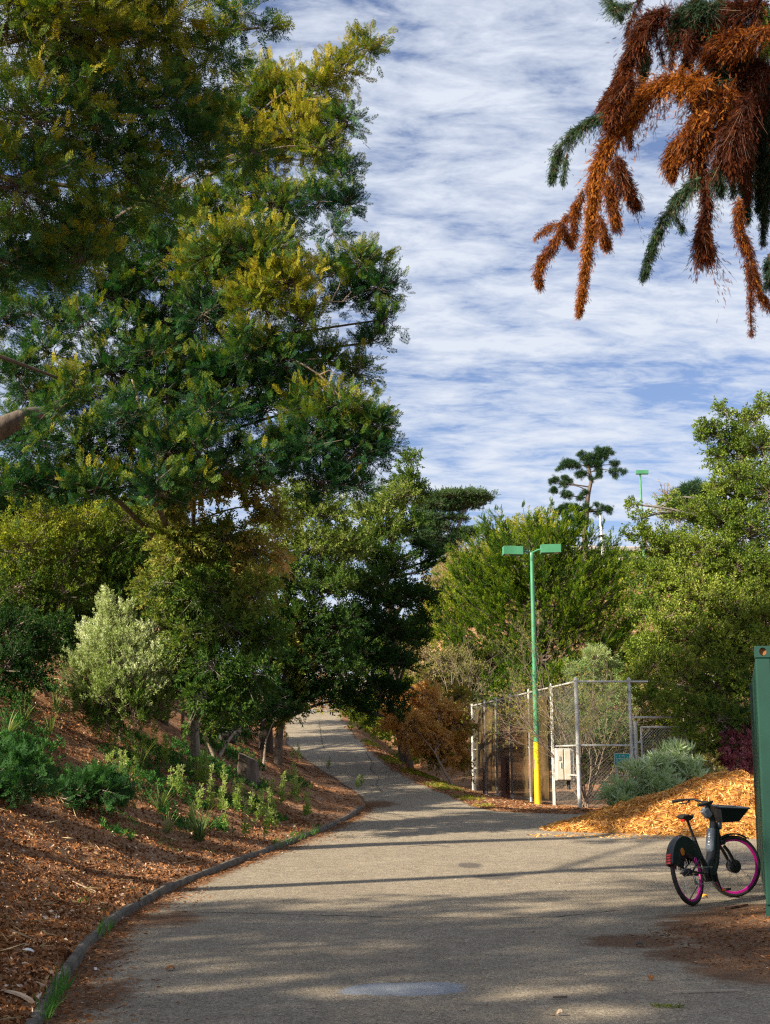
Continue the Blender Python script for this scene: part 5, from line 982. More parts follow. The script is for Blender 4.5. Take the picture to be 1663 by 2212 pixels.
# ------------------------------------------------------------------ ground litter (uncountable)
def litter():
    X, Y = [], []
    # left bank, denser near
    n = 60000; y = 6.2 + 24 * rng.uniform(0, 1, n) ** 1.5; s = rng.uniform(0, 1, n) ** .8 * (1.5 + y * .38); x = fL(y) - .17 - s; X.append(x); Y.append(y)
    tag(chips_on('leaf_litter', np.stack([x, y, Hgt(x, y)], 1), ground_normals(x, y), (.02, .10), G_litter, tint=(.42, .24), lift=.012, tilt=.3), 'brown fallen leaves and bark bits covering the left bank', 'leaf litter', kind='stuff')
    n = 2300; y = 6.5 + 22 * rng.uniform(0, 1, n) ** 1.4; s = rng.uniform(0, 1, n) * (1.5 + y * .36); x = fL(y) - .2 - s
    tag(chips_on('straw_litter', np.stack([x, y, Hgt(x, y)], 1), ground_normals(x, y), (.08, .34), G_straw, tpl=BLADE, tint=(.6, .3), lift=.02, tilt=.3), 'pale dry stalks lying over the brown leaves on the left bank', 'straw', kind='stuff')
    n = 70000; y = 6.3 + 19 * rng.uniform(0, 1, n) ** 1.35; s = rng.uniform(0, 1, n) ** 1.0 * (1.2 + y * .3); x = fL(y) - .055 - s
    tag(chips_on('bark_litter', np.stack([x, y, Hgt(x, y)], 1), ground_normals(x, y), (.02, .08), G_litter, tpl=CHIP2, tint=(.46, .25), lift=.016, tilt=.65), 'thick layer of curled leaves and bark on the near part of the left bank', 'leaf litter', kind='stuff')
    n = 9000; y = 6.5 + 24 * rng.uniform(0, 1, n) ** 1.3; x = fL(y) + .01 + np.abs(rng.normal(0, .22, n)) * (1 + .6 * vnoise(y, y * 0, 1.2, 31)); 
    tag(chips_on('gutter_litter', np.stack([x, y, Hgt(x, y) + .004], 1), ground_normals(x, y), (.02, .07), G_litter, tint=(.5, .18), lift=.007, tilt=.2), 'reddish dead leaves gathered along the foot of the kerb', 'leaf litter', kind='stuff')
    n = 13000; x = rng.normal(4.2, 1.15, n); y = rng.normal(10.9, 1.35, n); k = (((x - 4.6) / 2.4) ** 2 + ((y - 10.8) / 2.5) ** 2 < 1 + .25 * vnoise(x, y, 3, 33)) & (x > 1.9); x, y = x[k], y[k]
    tag(chips_on('mulch_litter', np.stack([x, y, Hgt(x, y) + .004], 1), ground_normals(x, y), (.02, .065), G_litter, tint=(.34, .2), lift=.006, tilt=.25), 'dark brown mulch crumbs spread over the asphalt at the lower right', 'mulch', kind='stuff')
    n = 9000; y = rng.uniform(28, 45, n); x = fR(y) + .05 + rng.uniform(0, 1, n) ** 1.3 * 3; 
    tag(chips_on('verge_litter', np.stack([x, y, Hgt(x, y)], 1), ground_normals(x, y), (.05, .14), G_litter, tint=(.55, .2), lift=.015, tilt=.3), 'brown leaves on the verge between the path and the fence', 'leaf litter', kind='stuff')
    n = 5200; y = rng.uniform(28.2, 31, n); x = rng.uniform(2.4, 8, n); k = x > fR(y) + .05; x, y = x[k], y[k]
    tag(chips_on('fence_litter', np.stack([x, y, Hgt(x, y)], 1), ground_normals(x, y), (.05, .13), G_litter, tint=(.6, .2), lift=.015, tilt=.3), 'orange-brown leaf litter along the base of the fence', 'leaf litter', kind='stuff')
    n = 9000; y = rng.uniform(24, 50, n); x = fL(y) - .1 - rng.uniform(0, 1, n) * 3.5
    tag(chips_on('slope_litter', np.stack([x, y, Hgt(x, y)], 1), ground_normals(x, y), (.05, .15), G_litter, tint=(.42, .2), lift=.015, tilt=.3), 'reddish dead leaves on the slope beside the climbing path', 'leaf litter', kind='stuff')
    n = 420; y = 7 + 18 * rng.uniform(0, 1, n); x = rng.uniform(-2.2, 6, n); k = x > fL(y) + .2; x, y = x[k], y[k]
    tag(chips_on('road_specks', np.stack([x, y, Hgt(x, y) + .004], 1), ground_normals(x, y), (.012, .05), G_litter, tint=(.6, .3), lift=.005, tilt=.1), 'tiny leaf scraps scattered over the open asphalt', 'leaf litter', kind='stuff')
litter()

def greens(name, label, ells, n, size, tpl, mat, up=1.0, tint=(.5, .2), cat='grass'):
    """ells: (vx, vy, rx, ry) ground patches"""
    X, Y = [], []
    for vx, vy, rx, ry in ells:
        c = ghit(vx, vy, 6, 60); m = int(n * rx * ry); a = rng.uniform(0, 6.283, m); q = rng.uniform(0, 1, m) ** .7
        X.append(c.x + np.cos(a) * q * rx); Y.append(c.y + np.sin(a) * q * ry)
    x = np.concatenate(X); y = np.concatenate(Y); k = (x < fL(y) - .05) | (x > fR(y) + .02); x, y = x[k], y[k]
    pts = np.stack([x, y, Hgt(x, y)], 1); n_ = len(x)
    o = leaves(name, tpl, [dict(pos=pts, fwd=rng.normal(0, .5, (n_, 3)) + np.array([0, 0, up]), scale=size * rng.uniform(.5, 1.3, n_), tint=rng.normal(tint[0], tint[1], n_))], mat, None, (0, 0, 0))
    return tag(o, label, cat, kind='stuff')
greens('grass', 'soft green weeds low on the bank below the silver shrub', [(25, 1560, .9, .9), (70, 1610, .5, .6), (20, 1600, .6, .6), (280, 1640, .6, .8), (330, 1690, .5, .7), (380, 1650, .6, 1.0), (430, 1640, .7, 1.1), (300, 1600, .5, .8), (480, 1670, .5, 1.0), (520, 1640, .6, 1.0), (450, 1610, .6, .8), (560, 1700, .4, .6), (350, 1740, .35, .5), (470, 1790, .3, .4), (600, 1770, .25, .4), (410, 1720, .4, .6), (10, 1500, .6, .8), (90, 1480, .5, .8), (500, 1740, .5, .6), (560, 1740, .4, .5), (250, 1800, .3, .3), (150, 1690, .4, .5), (60, 1650, .5, .6), (640, 1690, .35, .8), (390, 1780, .4, .4)], 420, .16, SPRIG, G_grass, .9, (.4, .22))
greens('clover', 'bright green low ground cover patches between dark shrubs and kerb', [(275, 1770, .22, .3), (300, 1785, .2, .25), (350, 1810, .25, .3), (400, 1800, .25, .3), (180, 1950, .14, .22), (230, 1970, .12, .2), (365, 1830, .2, .2), (450, 1840, .2, .15), (260, 1760, .2, .2)], 900, .05, SPRIG, G_grass, .8, (.6, .2))
greens('verge_grass', 'short green and straw grass on the right verge of the climbing path', [(840, 1640, .5, 1.4), (900, 1670, .6, 1.2), (960, 1700, .6, 1.0), (1010, 1725, .5, .6), (800, 1605, .4, 1.4), (935, 1682, .7, 1.0), (1050, 1742, .3, .4)], 380, .09, TUFT, G_yel, 1.2, (.55, .25))
greens('kerb_weeds', 'green weeds growing over the kerb', [(640, 1812, .12, .3), (600, 1830, .1, .2), (690, 1790, .08, .2)], 4200, .05, SPRIG, G_grass, .8, (.7, .2))
o = None
def kerb_grass():
    pos = []
    for y0, y1, n in ((7.6, 8.9, 150), (11.2, 11.9, 30), (21, 24, 150)):
        y = rng.uniform(y0, y1, n); x = fL(y) - rng.uniform(-.05, .05, n); pos.append(np.stack([x, y, Hgt(x + .1, y)], 1))
    pos = np.concatenate(pos); n = len(pos)
    tag(leaves('kerb_grass', BLADE, [dict(pos=pos, fwd=rng.normal(0, .25, (n, 3)) + np.array([.15, 0, 1.]), scale=rng.uniform(.08, .2, n), tint=rng.uniform(.3, 1, n))], G_grass, None, (0, 0, 0)), 'long green grass blades growing against the kerb at the lower left', 'grass', kind='stuff')
kerb_grass()

# ------------------------------------------------------------------ plants on the bank
BL = ['shaded dark', 'small']
for i, (px, py, r, lab) in enumerate([(205, 1765, .62, 'dark green feathery shrub low on the bank, between the silver shrub and the kerb'), (25, 1745, .62, 'dark green feathery shrub at the left edge of the picture, low on the bank')]):
    b = ghit(px, py, 8, 30); L_ = []
    for k in range(13):
        a = k * 2.4; q = .85 * math.sqrt((k + .5) / 13); L_.append((b + V3(math.cos(a) * q * r, math.sin(a) * q * r * .8, .18 + r * (.95 - q * .9) * random.uniform(.7, 1.1)), r * .40, random.uniform(.2, .5)))
    tree('feathery_shrub', lab, 'shrub', b, [b + V3(0, 0, .3)], L_, FEATHER, G_seed, M_twig, .16, 330, 5, .02, 'dark feathery shrubs on the bank', up=.3, fup=.1, tw=.004)
def tuft(name, label, b, n, h, mat, w=1.0, lean=.55, tint=(.5, .2), group=None, cat='grass tuft'):
    """strap leaves, each bent over in four segments"""
    V, Fq, T = [], [], []; rr = random.Random(int(b.x * 100) + n)
    for i in range(n):
        a = rr.uniform(0, 6.283); L_ = h * rr.uniform(.55, 1.15); d = Vector((math.cos(a), math.sin(a), 0)); s = Vector((-math.sin(a), math.cos(a), 0)); p = b + d * .03; e_ = rr.uniform(.6, 1.35); ww = .012 * w * rr.uniform(.8, 1.3); t0 = rr.gauss(*tint); k0 = len(V); bend = lean * rr.uniform(.5, 1.6)
        for k in range(6):
            u = k / 5; wd = ww * (1 - u ** 2) + .0008; V += [tuple(p - s * wd), tuple(p + s * wd)]; T += [t0 + .25 * u] * 2
            ang = 1.35 * e_ if e_ < 1.1 else 1.45; ang = min(1.5, ang) - bend * u * 1.3; p = p + (d * math.cos(ang) + Vector((0, 0, 1)) * math.sin(ang)) * L_ / 5
        for k in range(5): Fq.append((k0 + 2 * k, k0 + 2 * k + 1, k0 + 2 * k + 3, k0 + 2 * k + 2))
    o = raw_mesh(name, V, [np.array(Fq)], mat, None, (0, 0, 0), tint=np.clip(T, 0, 1)); return tag(o, label, cat, group)
TG = 'strap-leaved tufts on the left bank'
for px, py, n, h, lab in [(430, 1818, 46, .62, 'dark spiky strap-leaved tuft nearest the kerb, on bare brown soil'), (265, 1742, 40, .55, 'green strap-leaved tuft just right of the dark feathery shrub'), (345, 1752, 24, .5, 'thin strap-leaved tuft between the feathery shrub and the spiky tuft'), (108, 1588, 16, .62, 'pale yellow-green splayed tuft left of the silver shrub'), (60, 1518, 26, .5, 'grassy tuft with pale leaves near the left edge, upper bank'), (120, 1530, 18, .45, 'small arching tuft just below the left side of the silver shrub'),
                          (360, 1800, 16, .35, 'sparse low strap-leaved tuft left of the nearest spiky tuft'), (15, 1590, 18, .55, 'long-leaved grass tuft cut by the left edge'), (300, 1660, 26, .6, 'grass tuft directly below the silver shrub'), (440, 1690, 30, .65, 'tall grass tuft among the light green stalks, left of the stump'), (640, 1720, 24, .5, 'grass tuft on the shaded slope right of the stump'), (100, 1430, 20, .55, 'dry grass tuft at the top of the bank under the dark bush'), (50, 1560, 20, .5, 'green grass tuft in the weeds at the left edge')]:
    b = ghit(px, py, 8, 45); tuft('grass_tuft', lab, b, n, h, G_strap, 1.0, .5, (.35 if 'dark' in lab else .55, .15), TG)
def stalk(label, b, hts, spread=.16, mat=G_lime, group='light green leafy stalks on the bank', tint=.55):
    A, B, pos, fw, sc, ti = [], [], [], [], [], []
    for h in hts:
        p = np.array(b) + np.array([rng.normal(0, spread), rng.normal(0, spread), -.02]); p[2] = G(p[0], p[1]) - .02; h = h * 1.18; d = np.array([rng.normal(0, .07), rng.normal(0, .07), 1]); q = p + d * h; A.append(p); B.append(q); n = int(26 * h / .5) + 6; t = rng.uniform(.12, 1, n)
        pos.append(p + (q - p) * t[:, None]); f = rng.normal(size=(n, 3)); f[:, 2] = .7; fw.append(f); sc.append(rng.uniform(.06, .12, n) * (1.25 - .6 * t)); ti.append(tint - .15 + .45 * t + rng.normal(0, .08, n))
    e = empty('leafy_stalk_plant', Vector(b), label, 'plant', group)
    lines('stems', A, B, .006, .003, M_twig, e, b, 4); leaves('leaves', T_broad(4, .8, .26, 40), [dict(pos=np.concatenate(pos), fwd=np.concatenate(fw), scale=np.concatenate(sc), tint=np.concatenate(ti))], mat, e, b)
for px, py, hts, lab in [(418, 1700, (.9, .6), 'tall light green leafy stalk directly right of the silver shrub'), (470, 1752, (.75, .7, .6, .5), 'cluster of light green stalks left of the stump'), (540, 1815, (.75, .6), 'light green stalk close to the kerb, right of the spiky tuft'), (500, 1795, (.4,), 'short lone green stalk left of the kerb stalk'), (556, 1770, (.6, .5, .4), 'bushy yellow-green stalks behind the kerb stalk'), (598, 1745, (.6, .6, .5), 'pair of pale stalks in front of the stump'), (605, 1775, (.35, .3), 'low yellow-green stalks right by the kerb'), (667, 1775, (.6, .5), 'thin stalk nearest the bend of the kerb'), (645, 1735, (.5, .4), 'small stalks on the shaded slope above the kerb bend'), (385, 1720, (.5, .5, .4), 'yellowish stalks below the tall stalk'), (440, 1760, (.4, .3), 'short yellow-green stalks between tuft and stalk cluster'), (275, 1640, (.6, .4), 'sprig standing under the right half of the silver shrub'), (652, 1645, (.5, .4), 'small green sapling at the left edge of the climbing path'), (765, 1700, (.3, .25), 'tiny green weed where kerb and path meet'), (500, 1745, (.5, .5), 'light green stalks half hidden behind the stalk cluster'), (690, 1660, (.3,), 'small weed on the dark slope left of the path'), (320, 1620, (.4, .35), 'leafy sprig just below the silver shrub'), (250, 1690, (.5, .45, .4), 'dark green sprigs between the feathery shrub and the silver shrub'), (590, 1790, (.35, .3, .3), 'low bright stalks at the kerb left of the bend'), (620, 1700, (.5, .45), 'slender stalks right of the stump'), (365, 1660, (.55, .5), 'thin stalks under the right edge of the silver shrub'), (525, 1760, (.5, .4), 'lime stalks directly in front of the stump'), (430, 1785, (.35, .3), 'low stalks just behind the spiky tuft'), (300, 1700, (.45, .4, .35), 'sprigs above the green strap-leaved tuft')]:
    stalk(lab, ghit(px, py, 8, 45), hts)
# stump, log, rock, timber bits
M_cut = surf('cut_wood', (.30, .19, .12), (.48, .34, .22), 9, .8)
b = ghit(535, 1690, 15, 40); e = empty('tree_stump', b, 'dark weathered stump among the green stalks on the bank', 'stump')
mb = MB(); K = 16; Vv = []; rr = random.Random(3)
prof = [(.0, .34), (.12, .27), (.45, .235), (.62, .22)]; wob = [rr.uniform(.85, 1.15) for _ in range(K)]
for h, r in prof:
    for k in range(K): a = 2 * math.pi * k / K; Vv.append((b.x + r * wob[k] * math.cos(a), b.y + r * wob[k] * math.sin(a), b.z + h - .08 - (.10 * math.cos(a) if h > .6 else 0)))
mb.add(Vv, [(i * K + k, i * K + (k + 1) % K, (i + 1) * K + (k + 1) % K, (i + 1) * K + k) for i in range(3) for k in range(K)]); mb.build('bark', M_bark, e, b)
top_ = Vv[-K:]; cpt = Vector((b.x, b.y, b.z + .545)); mb = MB(); mb.add([tuple(Vector(v) + V3(0, 0, .004)) for v in top_] + [cpt], [(k, (k + 1) % K, K) for k in range(K)]); mb.build('cut_face', M_cut, e, b)
la, lb = ghit(505, 1590, 20, 45), ghit(565, 1640, 20, 45); la.z += .25; lb.z += .12; lb = la + (lb - la).normalized() * 2.4; lb.z = G(lb.x, lb.y) + .2
mb = MB(); mb.tube(curve(la, lb, 8, 0, .03), [.24, .25, .24, .23, .24, .22, .22, .21, .2], 12); tag(mb.build('fallen_log', M_barkr, None, (0, 0, 0), smooth=True), 'thick fallen log lying under the dark trees left of the path', 'log')
def rock(label, c, s, seed, mat):
    V = []; Fq = []; n, m = 10, 14; r = np.random.default_rng(seed)
    for i in range(n + 1):
        for j in range(m):
            a = math.pi * i / n; b_ = 2 * math.pi * j / m; d = np.array([math.sin(a) * math.cos(b_), math.sin(a) * math.sin(b_), math.cos(a)]); k = 1 + .18 * math.sin(3 * d[0] + seed) + .15 * math.sin(5 * d[1] + 2 * seed) + .1 * math.sin(7 * d[2])
            V.append(tuple(np.array(c) + d * np.array(s) * k))
    q = [(i * m + j, (i + 1) * m + j, (i + 1) * m + (j + 1) % m, i * m + (j + 1) % m) for i in range(n) for j in range(m)]
    return tag(raw_mesh('rock', V, [np.array(q)], mat), label, 'rock')
M_rock = surf('grey_rock', (.05, .05, .052), (.13, .125, .12), 5, .9, .5, .02)
rock('grey rock in the shade at the end of the fallen log', ghit(490, 1600, 20, 45) + V3(0, 0, .12), (.32, .28, .24), 3, M_rock)
def debris(name, label, p, L_, w, ang, mat, cat, h=.012, group=None, arc=0.0):
    b = ghit(*p, 6, 40); nrm = Vector(ground_normals(np.array([b.x]), np.array([b.y]))[0]); d = Vector((math.cos(R(ang)), math.sin(R(ang)), 0)); d = (d - nrm * d.dot(nrm)).normalized(); s = nrm.cross(d); V = []; k = 6; rr = random.Random(int(p[0]))
    for i in range(k + 1):
        u = i / k - .5; ww = w * (1 - (2 * u) ** 4 * .7) * rr.uniform(.8, 1.15) / 2; c = b + d * u * L_ + nrm * (.012 + arc * (1 - 4 * u * u)) + s * (.04 * L_ * math.sin(u * 4))
        V += [c - s * ww, c + s * ww, c + s * ww * .8 + nrm * h, c - s * ww * .8 + nrm * h]
    fs = [(4 * i + a, 4 * i + (a + 1) % 4, 4 * i + 4 + (a + 1) % 4, 4 * i + 4 + a) for i in range(k) for a in range(4)] + [(3, 2, 1, 0), tuple(range(4 * k, 4 * k + 4))]
    mb = MB(); mb.add(V, fs); return tag(mb.build(name, mat, None, (0, 0, 0), smooth=False), label, cat, group)
M_barkstrip = surf('bark_strip', (.34, .20, .11), (.62, .46, .30), 12, .8)
debris('bark_strip', 'long pale strip of bark on the bank, upper one', (180, 1918), .42, .045, -35, M_barkstrip, 'bark strip')
debris('bark_strip', 'pale curled bark piece at the bottom left corner', (35, 2160), .34, .05, -40, M_barkstrip, 'bark strip', arc=.02)
debris('bark_strip', 'small pale bark sliver just above the corner piece', (80, 2130), .18, .03, -38, M_barkstrip, 'bark strip')
debris('bark_strip', 'narrow bark strip leaning over the kerb bend', (255, 1985), .26, .03, -50, M_barkstrip, 'bark strip', arc=.03)
debris('white_litter', 'crumpled white scrap on the brown bank', (60, 2060), .09, .05, 20, M_white, 'paper scrap', arc=.015)
debris('white_litter', 'small white scrap beside the foot of the kerb', (206, 2098), .05, .02, -70, M_white, 'paper scrap')
debris('wood_piece', 'brown splintered plank lying near the container corner', (1590, 1962), .42, .06, 35, M_barkr, 'wood piece', .02)
debris('twig', 'thin straight stick on the dark mulch at the lower right', (1530, 2146), .5, .016, 2, M_twigpale, 'stick')
debris('twig', 'short pale stick on the dark mulch below the bicycle', (1452, 1993), .16, .014, 0, M_twigpale, 'stick')
lc = np.array(ghit(1432, 2178)); lp = lc + np.stack([np.linspace(-.08, .09, 9), np.linspace(.02, -.03, 9), np.full(9, .015)], 1)
tag(leaves('olive_leaf_sprig', SPRIG, [dict(pos=lp, fwd=np.tile([1., -.35, .05], (9, 1)) + rng.normal(0, .5, (9, 3)) * [1, 1, .1], scale=np.full(9, .07), tint=rng.uniform(.3, .7, 9))], G_yel, None, (0, 0, 0)), 'small olive-green leafy sprig fallen on the asphalt, bottom right', 'leaf sprig')
debris('brown_leaf', 'curled brown leaf on the asphalt, bottom left', (368, 2098), .07, .05, 30, M_rust, 'leaf', arc=.02)
debris('brown_leaf', 'dark round leaf lying left of the mulch patch', (1382, 2046), .06, .04, 0, M_dark, 'leaf', arc=.02)
debris('brown_leaf', 'reddish leaf near the lower edge of the mulch patch', (1407, 2120), .05, .045, 60, M_rust, 'leaf', arc=.02)
debris('brown_leaf', 'small pale brown leaf at the bottom of the road', (1211, 2196), .05, .035, 0, M_barkstrip, 'leaf', arc=.02)
debris('dark_twig', 'thin dark twig on the road near the bottom right', (1210, 2160), .1, .014, 5, M_bark, 'stick')
debris('orange_leaf', 'bright orange leaf on the asphalt behind the rear wheel', (1520, 1941), .10, .09, 20, surf('orange_leaf', (.75, .28, .02), (.9, .42, .04), 10, .6), 'leaf', arc=.03)

# ------------------------------------------------------------------ share bicycle
M_blk = surf('black_paint', (.012, .013, .016), (.022, .023, .028), 5, .35, .05, .001)
M_rub = surf('tyre_rubber', (.018, .018, .018), (.035, .033, .03), 20, .8, .3, .002)
M_mag = surf('magenta_rim', (.62, .01, .30), (.74, .02, .38), 8, .35, .05, .001)
M_chrome = surf('chrome', (.5, .5, .5), (.65, .65, .65), 9, .2, 0, .001, 1)
M_redr = surf('red_reflector', (.5, .012, .01), (.65, .03, .02), 40, .2)
M_orr = surf('orange_reflector', (.75, .16, .01), (.9, .26, .02), 40, .2)
M_bat = surf('dark_grey_plastic', (.09, .11, .14), (.13, .155, .19), 9, .35, .05, .001)
def bicycle():
    rw = ghit(1498, 1957, 8, 30); rw.z += .004
    head = 40.0; q = Quaternion((0, 0, 1), R(90 - head)) @ Quaternion((1, 0, 0), R(-9.5))       # lean to the left
    e = empty('bicycle', rw, 'black share bicycle with magenta rims leaning beside the green container', 'bicycle', rot=q)
    Rw = .355; WB = 1.15; Z = (0, 0, 0)
    def P(mb, name, mat, parent=e, sm=True): return mb.build(name, mat, parent, Z, smooth=sm)
    def wheel(name, c, M, hub_r, hub_w):
        c = V3(*c); t = MB(); t.torus(c, Rw - .024, .024, 56, 8, 1.05, M=M); tyre = P(t, name, M_rub)
        r = MB(); n = 56; prof = [(Rw - .046, -.014), (Rw - .040, -.016), (Rw - .064, -.010), (Rw - .067, 0), (Rw - .064, .010), (Rw - .040, .016), (Rw - .046, .014)]; vs = []
        for i in range(n):
            a = 2 * math.pi * i / n
            for rr_, yy in prof: vs.append(V3(c.x + rr_ * math.cos(a), c.y + yy, c.z + rr_ * math.sin(a)))
        m = len(prof); r.add(vs, [(i * m + k, ((i + 1) % n) * m + k, ((i + 1) % n) * m + (k + 1) % m, i * m + (k + 1) % m) for i in range(n) for k in range(m)], M); P(r, 'rim', M_mag, tyre)
        s = MB(); t2 = MB(); t2.torus(c, Rw - .034, .0255, 56, 4, .95, M=M)
        for i in range(32):
            a = 2 * math.pi * i / 32; b_ = a + (.5 if i % 4 < 2 else -.5); y0 = hub_w * (.45 if i % 2 else -.45)
            s.tube([c + V3(hub_r * .9 * math.cos(b_), y0, hub_r * .9 * math.sin(b_)), c + V3((Rw - .07) * math.cos(a), 0, (Rw - .07) * math.sin(a))], .0013, 4, M=M, caps=False)
        P(s, 'spokes', M_chrome, tyre)
        h = MB(); h.lathe(c, [(hub_r * .55, -hub_w / 2 - .006), (hub_r, -hub_w / 2 + .01), (hub_r, hub_w / 2 - .01), (hub_r * .55, hub_w / 2 + .006)], 24, 'Y', M=M); h.lathe(c, [(.012, -hub_w / 2 - .035), (.012, hub_w / 2 + .035)], 10, 'Y', M=M); P(h, 'hub', M_blk, tyre)
        for a in (R(-35), R(150)):
            g = MB(); u = V3(math.cos(a), 0, math.sin(a)); cc = c + u * .235; g.box(V3(0, 0, 0), (.075, .008, .020), M=M @ Matrix.Translation(cc) @ Matrix.Rotation(-a + R(90) - R(75), 4, 'Y')) if M is not None else g.box(cc, (.075, .008, .020)); P(g, 'spoke_reflector', M_white, tyre, False)
        return tyre
    I4 = Matrix.Identity(4)
    wheel('rear_wheel', (0, 0, Rw), I4, .042, .10)
    # steering: everything on the fork turns about the inclined head axis
    hb_, ht_ = V3(.955, 0, .735), V3(.885, 0, .955); ax = (ht_ - hb_).normalized(); St = Matrix.Translation(hb_) @ Matrix.Rotation(R(-36), 4, ax) @ Matrix.Translation(-hb_)
    wheel('front_wheel', (WB, 0, Rw), St, .078, .085)
    fk = MB()
    for s in (1, -1): fk.tube([(1.0, s * .058, .60), (1.05, s * .062, .54), (1.115, s * .062, .42), (WB, s * .06, Rw)], [.021, .02, .018, .015], 10, M=St)
    fk.bbox((.985, 0, .645), (.075, .155, .06), .015, M=St); fk.tube([(.965, 0, .68), tuple(hb_)], .024, 10, M=St); fork = P(fk, 'fork', M_blk)
    dk = MB(); dk.lathe((WB, .055, Rw), [(.075, -.001), (.075, .001)], 24, M=St); P(dk, 'brake_disc', M_chrome, fork)
    mg = MB(); n = 14; vs = []
    for i in range(n + 1):
        a = R(55 + 95 * i / n); 
        for yy, rr_ in ((-.034, Rw + .012), (0, Rw + .026), (.034, Rw + .012)): vs.append(V3(WB + rr_ * math.cos(a), yy, Rw + rr_ * math.sin(a)))
    mg.add(vs, [(i * 3 + k, i * 3 + k + 1, i * 3 + k + 4, i * 3 + k + 3) for i in range(n) for k in range(2)], St); m_ = P(mg, 'front_mudguard', M_blk); sm = m_.modifiers.new('thick', 'SOLIDIFY'); sm.thickness = .005
    # handlebar with swept-back grips
    hbz = 1.09; stem = MB(); stem.tube([ht_, ht_ + ax * .12, V3(.835, 0, hbz)], [.026, .024, .022], 10, M=St); stem.bbox((.84, 0, hbz), (.07, .08, .06), .015, M=St); P(stem, 'stem', M_blk)
    bar = MB()
    for s in (1, -1): bar.tube([(.84, 0, hbz), (.85, s * .09, hbz + .01), (.80, s * .20, hbz + .04), (.70, s * .265, hbz + .035), (.60, s * .29, hbz + .02)], .0125, 10, M=St)
    bar_ = P(bar, 'handlebar', M_blk)
    for s in (1, -1):
        g = MB(); g.tube([(.70, s * .265, hbz + .035), (.62, s * .288, hbz + .024), (.555, s * .295, hbz + .015)], [.017, .0185, .018], 10, M=St); P(g, 'grip', M_rub, bar_)
        g = MB(); g.tube([(.755, s * .235, hbz + .03), (.73, s * .265, hbz - .005), (.64, s * .30, hbz - .015)], [.012, .008, .006], 6, M=St); P(g, 'brake_lever', M_blk, bar_)
    cb_ = MB(); cb_.tube([(.80, .20, hbz + .03), (.88, .15, hbz - .03), (.93, .07, .93), (.95, .03, .80)], .005, 6, M=St); P(cb_, 'brake_cable', M_blk, bar_)
    dsp = MB(); dsp.bbox((0, 0, 0), (.10, .085, .13), .02, M=St @ Matrix.Translation(V3(.835, 0, .985)) @ Matrix.Rotation(R(-40), 4, 'Y')); d_ = P(dsp, 'handlebar_display', M_bat)
    sc_ = MB(); sc_.box((0, 0, 0), (.006, .06, .07), M=St @ Matrix.Translation(V3(.785, 0, 1.02)) @ Matrix.Rotation(R(40), 4, 'Y')); P(sc_, 'screen', M_steelg, d_)
    # basket: tapering tub with a raised rim
    bk = MB(); B0, B1 = .875, 1.06
    def ring(z, x0, x1, w): return [V3(x0, -w, z), V3(x0, w, z), V3(x1, w * .86, z + (.0 if z < 1 else -.035)), V3(x1, -w * .86, z + (.0 if z < 1 else -.035))]
    o1, o2 = ring(B0, .97, 1.20, .115), ring(B1, .92, 1.32, .175); i2, i1 = [v + V3((.012 if k in (0, 1) else -.012), (.012 if k in (0, 3) else -.012), 0) for k, v in enumerate(o2)], [v + V3((.012 if k in (0, 1) else -.012), (.012 if k in (0, 3) else -.012), .012) for k, v in enumerate(o1)]
    vs = o1 + o2 + i2 + i1; fs = [(3, 2, 1, 0)] + [(a * 4 + k, a * 4 + (k + 1) % 4, a * 4 + 4 + (k + 1) % 4, a * 4 + 4 + k) for a in range(3) for k in range(4)] + [(12, 13, 14, 15)]
    bk.add(vs, fs, St); bsk = P(bk, 'basket', M_blk, e, False)
    rim = MB(); rim.tube([St @ v for v in o2 + [o2[0]]], .011, 8); P(rim, 'basket_rim', M_bat, bsk)
    fl = MB(); fl.bbox((.985, 0, .83), (.06, .07, .09), .015, M=St); P(fl, 'front_light', M_bat)
    # frame: deep down tube with battery, seat tube, chain stays
    fr = MB(); bb = V3(.50, 0, .30); sc0 = V3(.30, 0, .80)
    fr.tube([tuple(hb_ - ax * .04), tuple(ht_ + ax * .02)], .036, 14)
    fr.tube([(.935, 0, .80), (.84, 0, .62), (.70, 0, .42), (.56, 0, .30)], [.05, .062, .066, .062], 12)
    fr.tube([(.915, 0, .87), (.83, 0, .72), (.68, 0, .50), (.52, 0, .36)], [.04, .05, .055, .05], 12)
    fr.tube([(.54, 0, .28), (.40, 0, .52), (.335, 0, .70)], [.036, .028, .024], 12)
    fr.bbox((.52, 0, .30), (.20, .11, .16), .03)
    for s in (1, -1): fr.tube([(.46, s * .04, .30), (.22, s * .062, .325), (0, s * .066, Rw)], .014, 8); fr.tube([(.39, s * .03, .52), (.2, s * .06, .45), (0, s * .066, Rw)], .011, 8)
    P(fr, 'frame', M_blk)
    bt = MB(); T = Matrix.Translation(V3(.775, 0, .655)) @ Matrix.Rotation(R(32), 4, 'Y'); bt.bbox((-.03, 0, 0), (.075, .105, .31), .022, M=T); bat = P(bt, 'battery', M_bat)
    mk = MB()
    for k, (z, kind) in enumerate(((.085, 0), (.06, 1), (.028, 2), (-.005, 0), (-.04, 1), (-.075, 0))):
        if kind == 0: mk.box((-.069, 0, z), (.002, .022, .006), M=T)
        elif kind == 1: mk.lathe((-.069, 0, z), [(.011, -.001), (.011, .001)], 10, 'X', M=T)
        else: mk.lathe((-.069, 0, z), [(.013, -.001), (.013, .001)], 10, 'X', M=T)
    P(mk, 'lettering', M_white, bat, False)
    sp = MB(); sp.tube([(.335, 0, .70), (.29, 0, .83), (.262, 0, .915)], .0155, 10); sp.lathe((.335, 0, .70), [(.026, -.02), (.026, .02)], 12, 'Z'); P(sp, 'seat_post', M_blk)
    # saddle
    K = 14; sv = []; n = 12
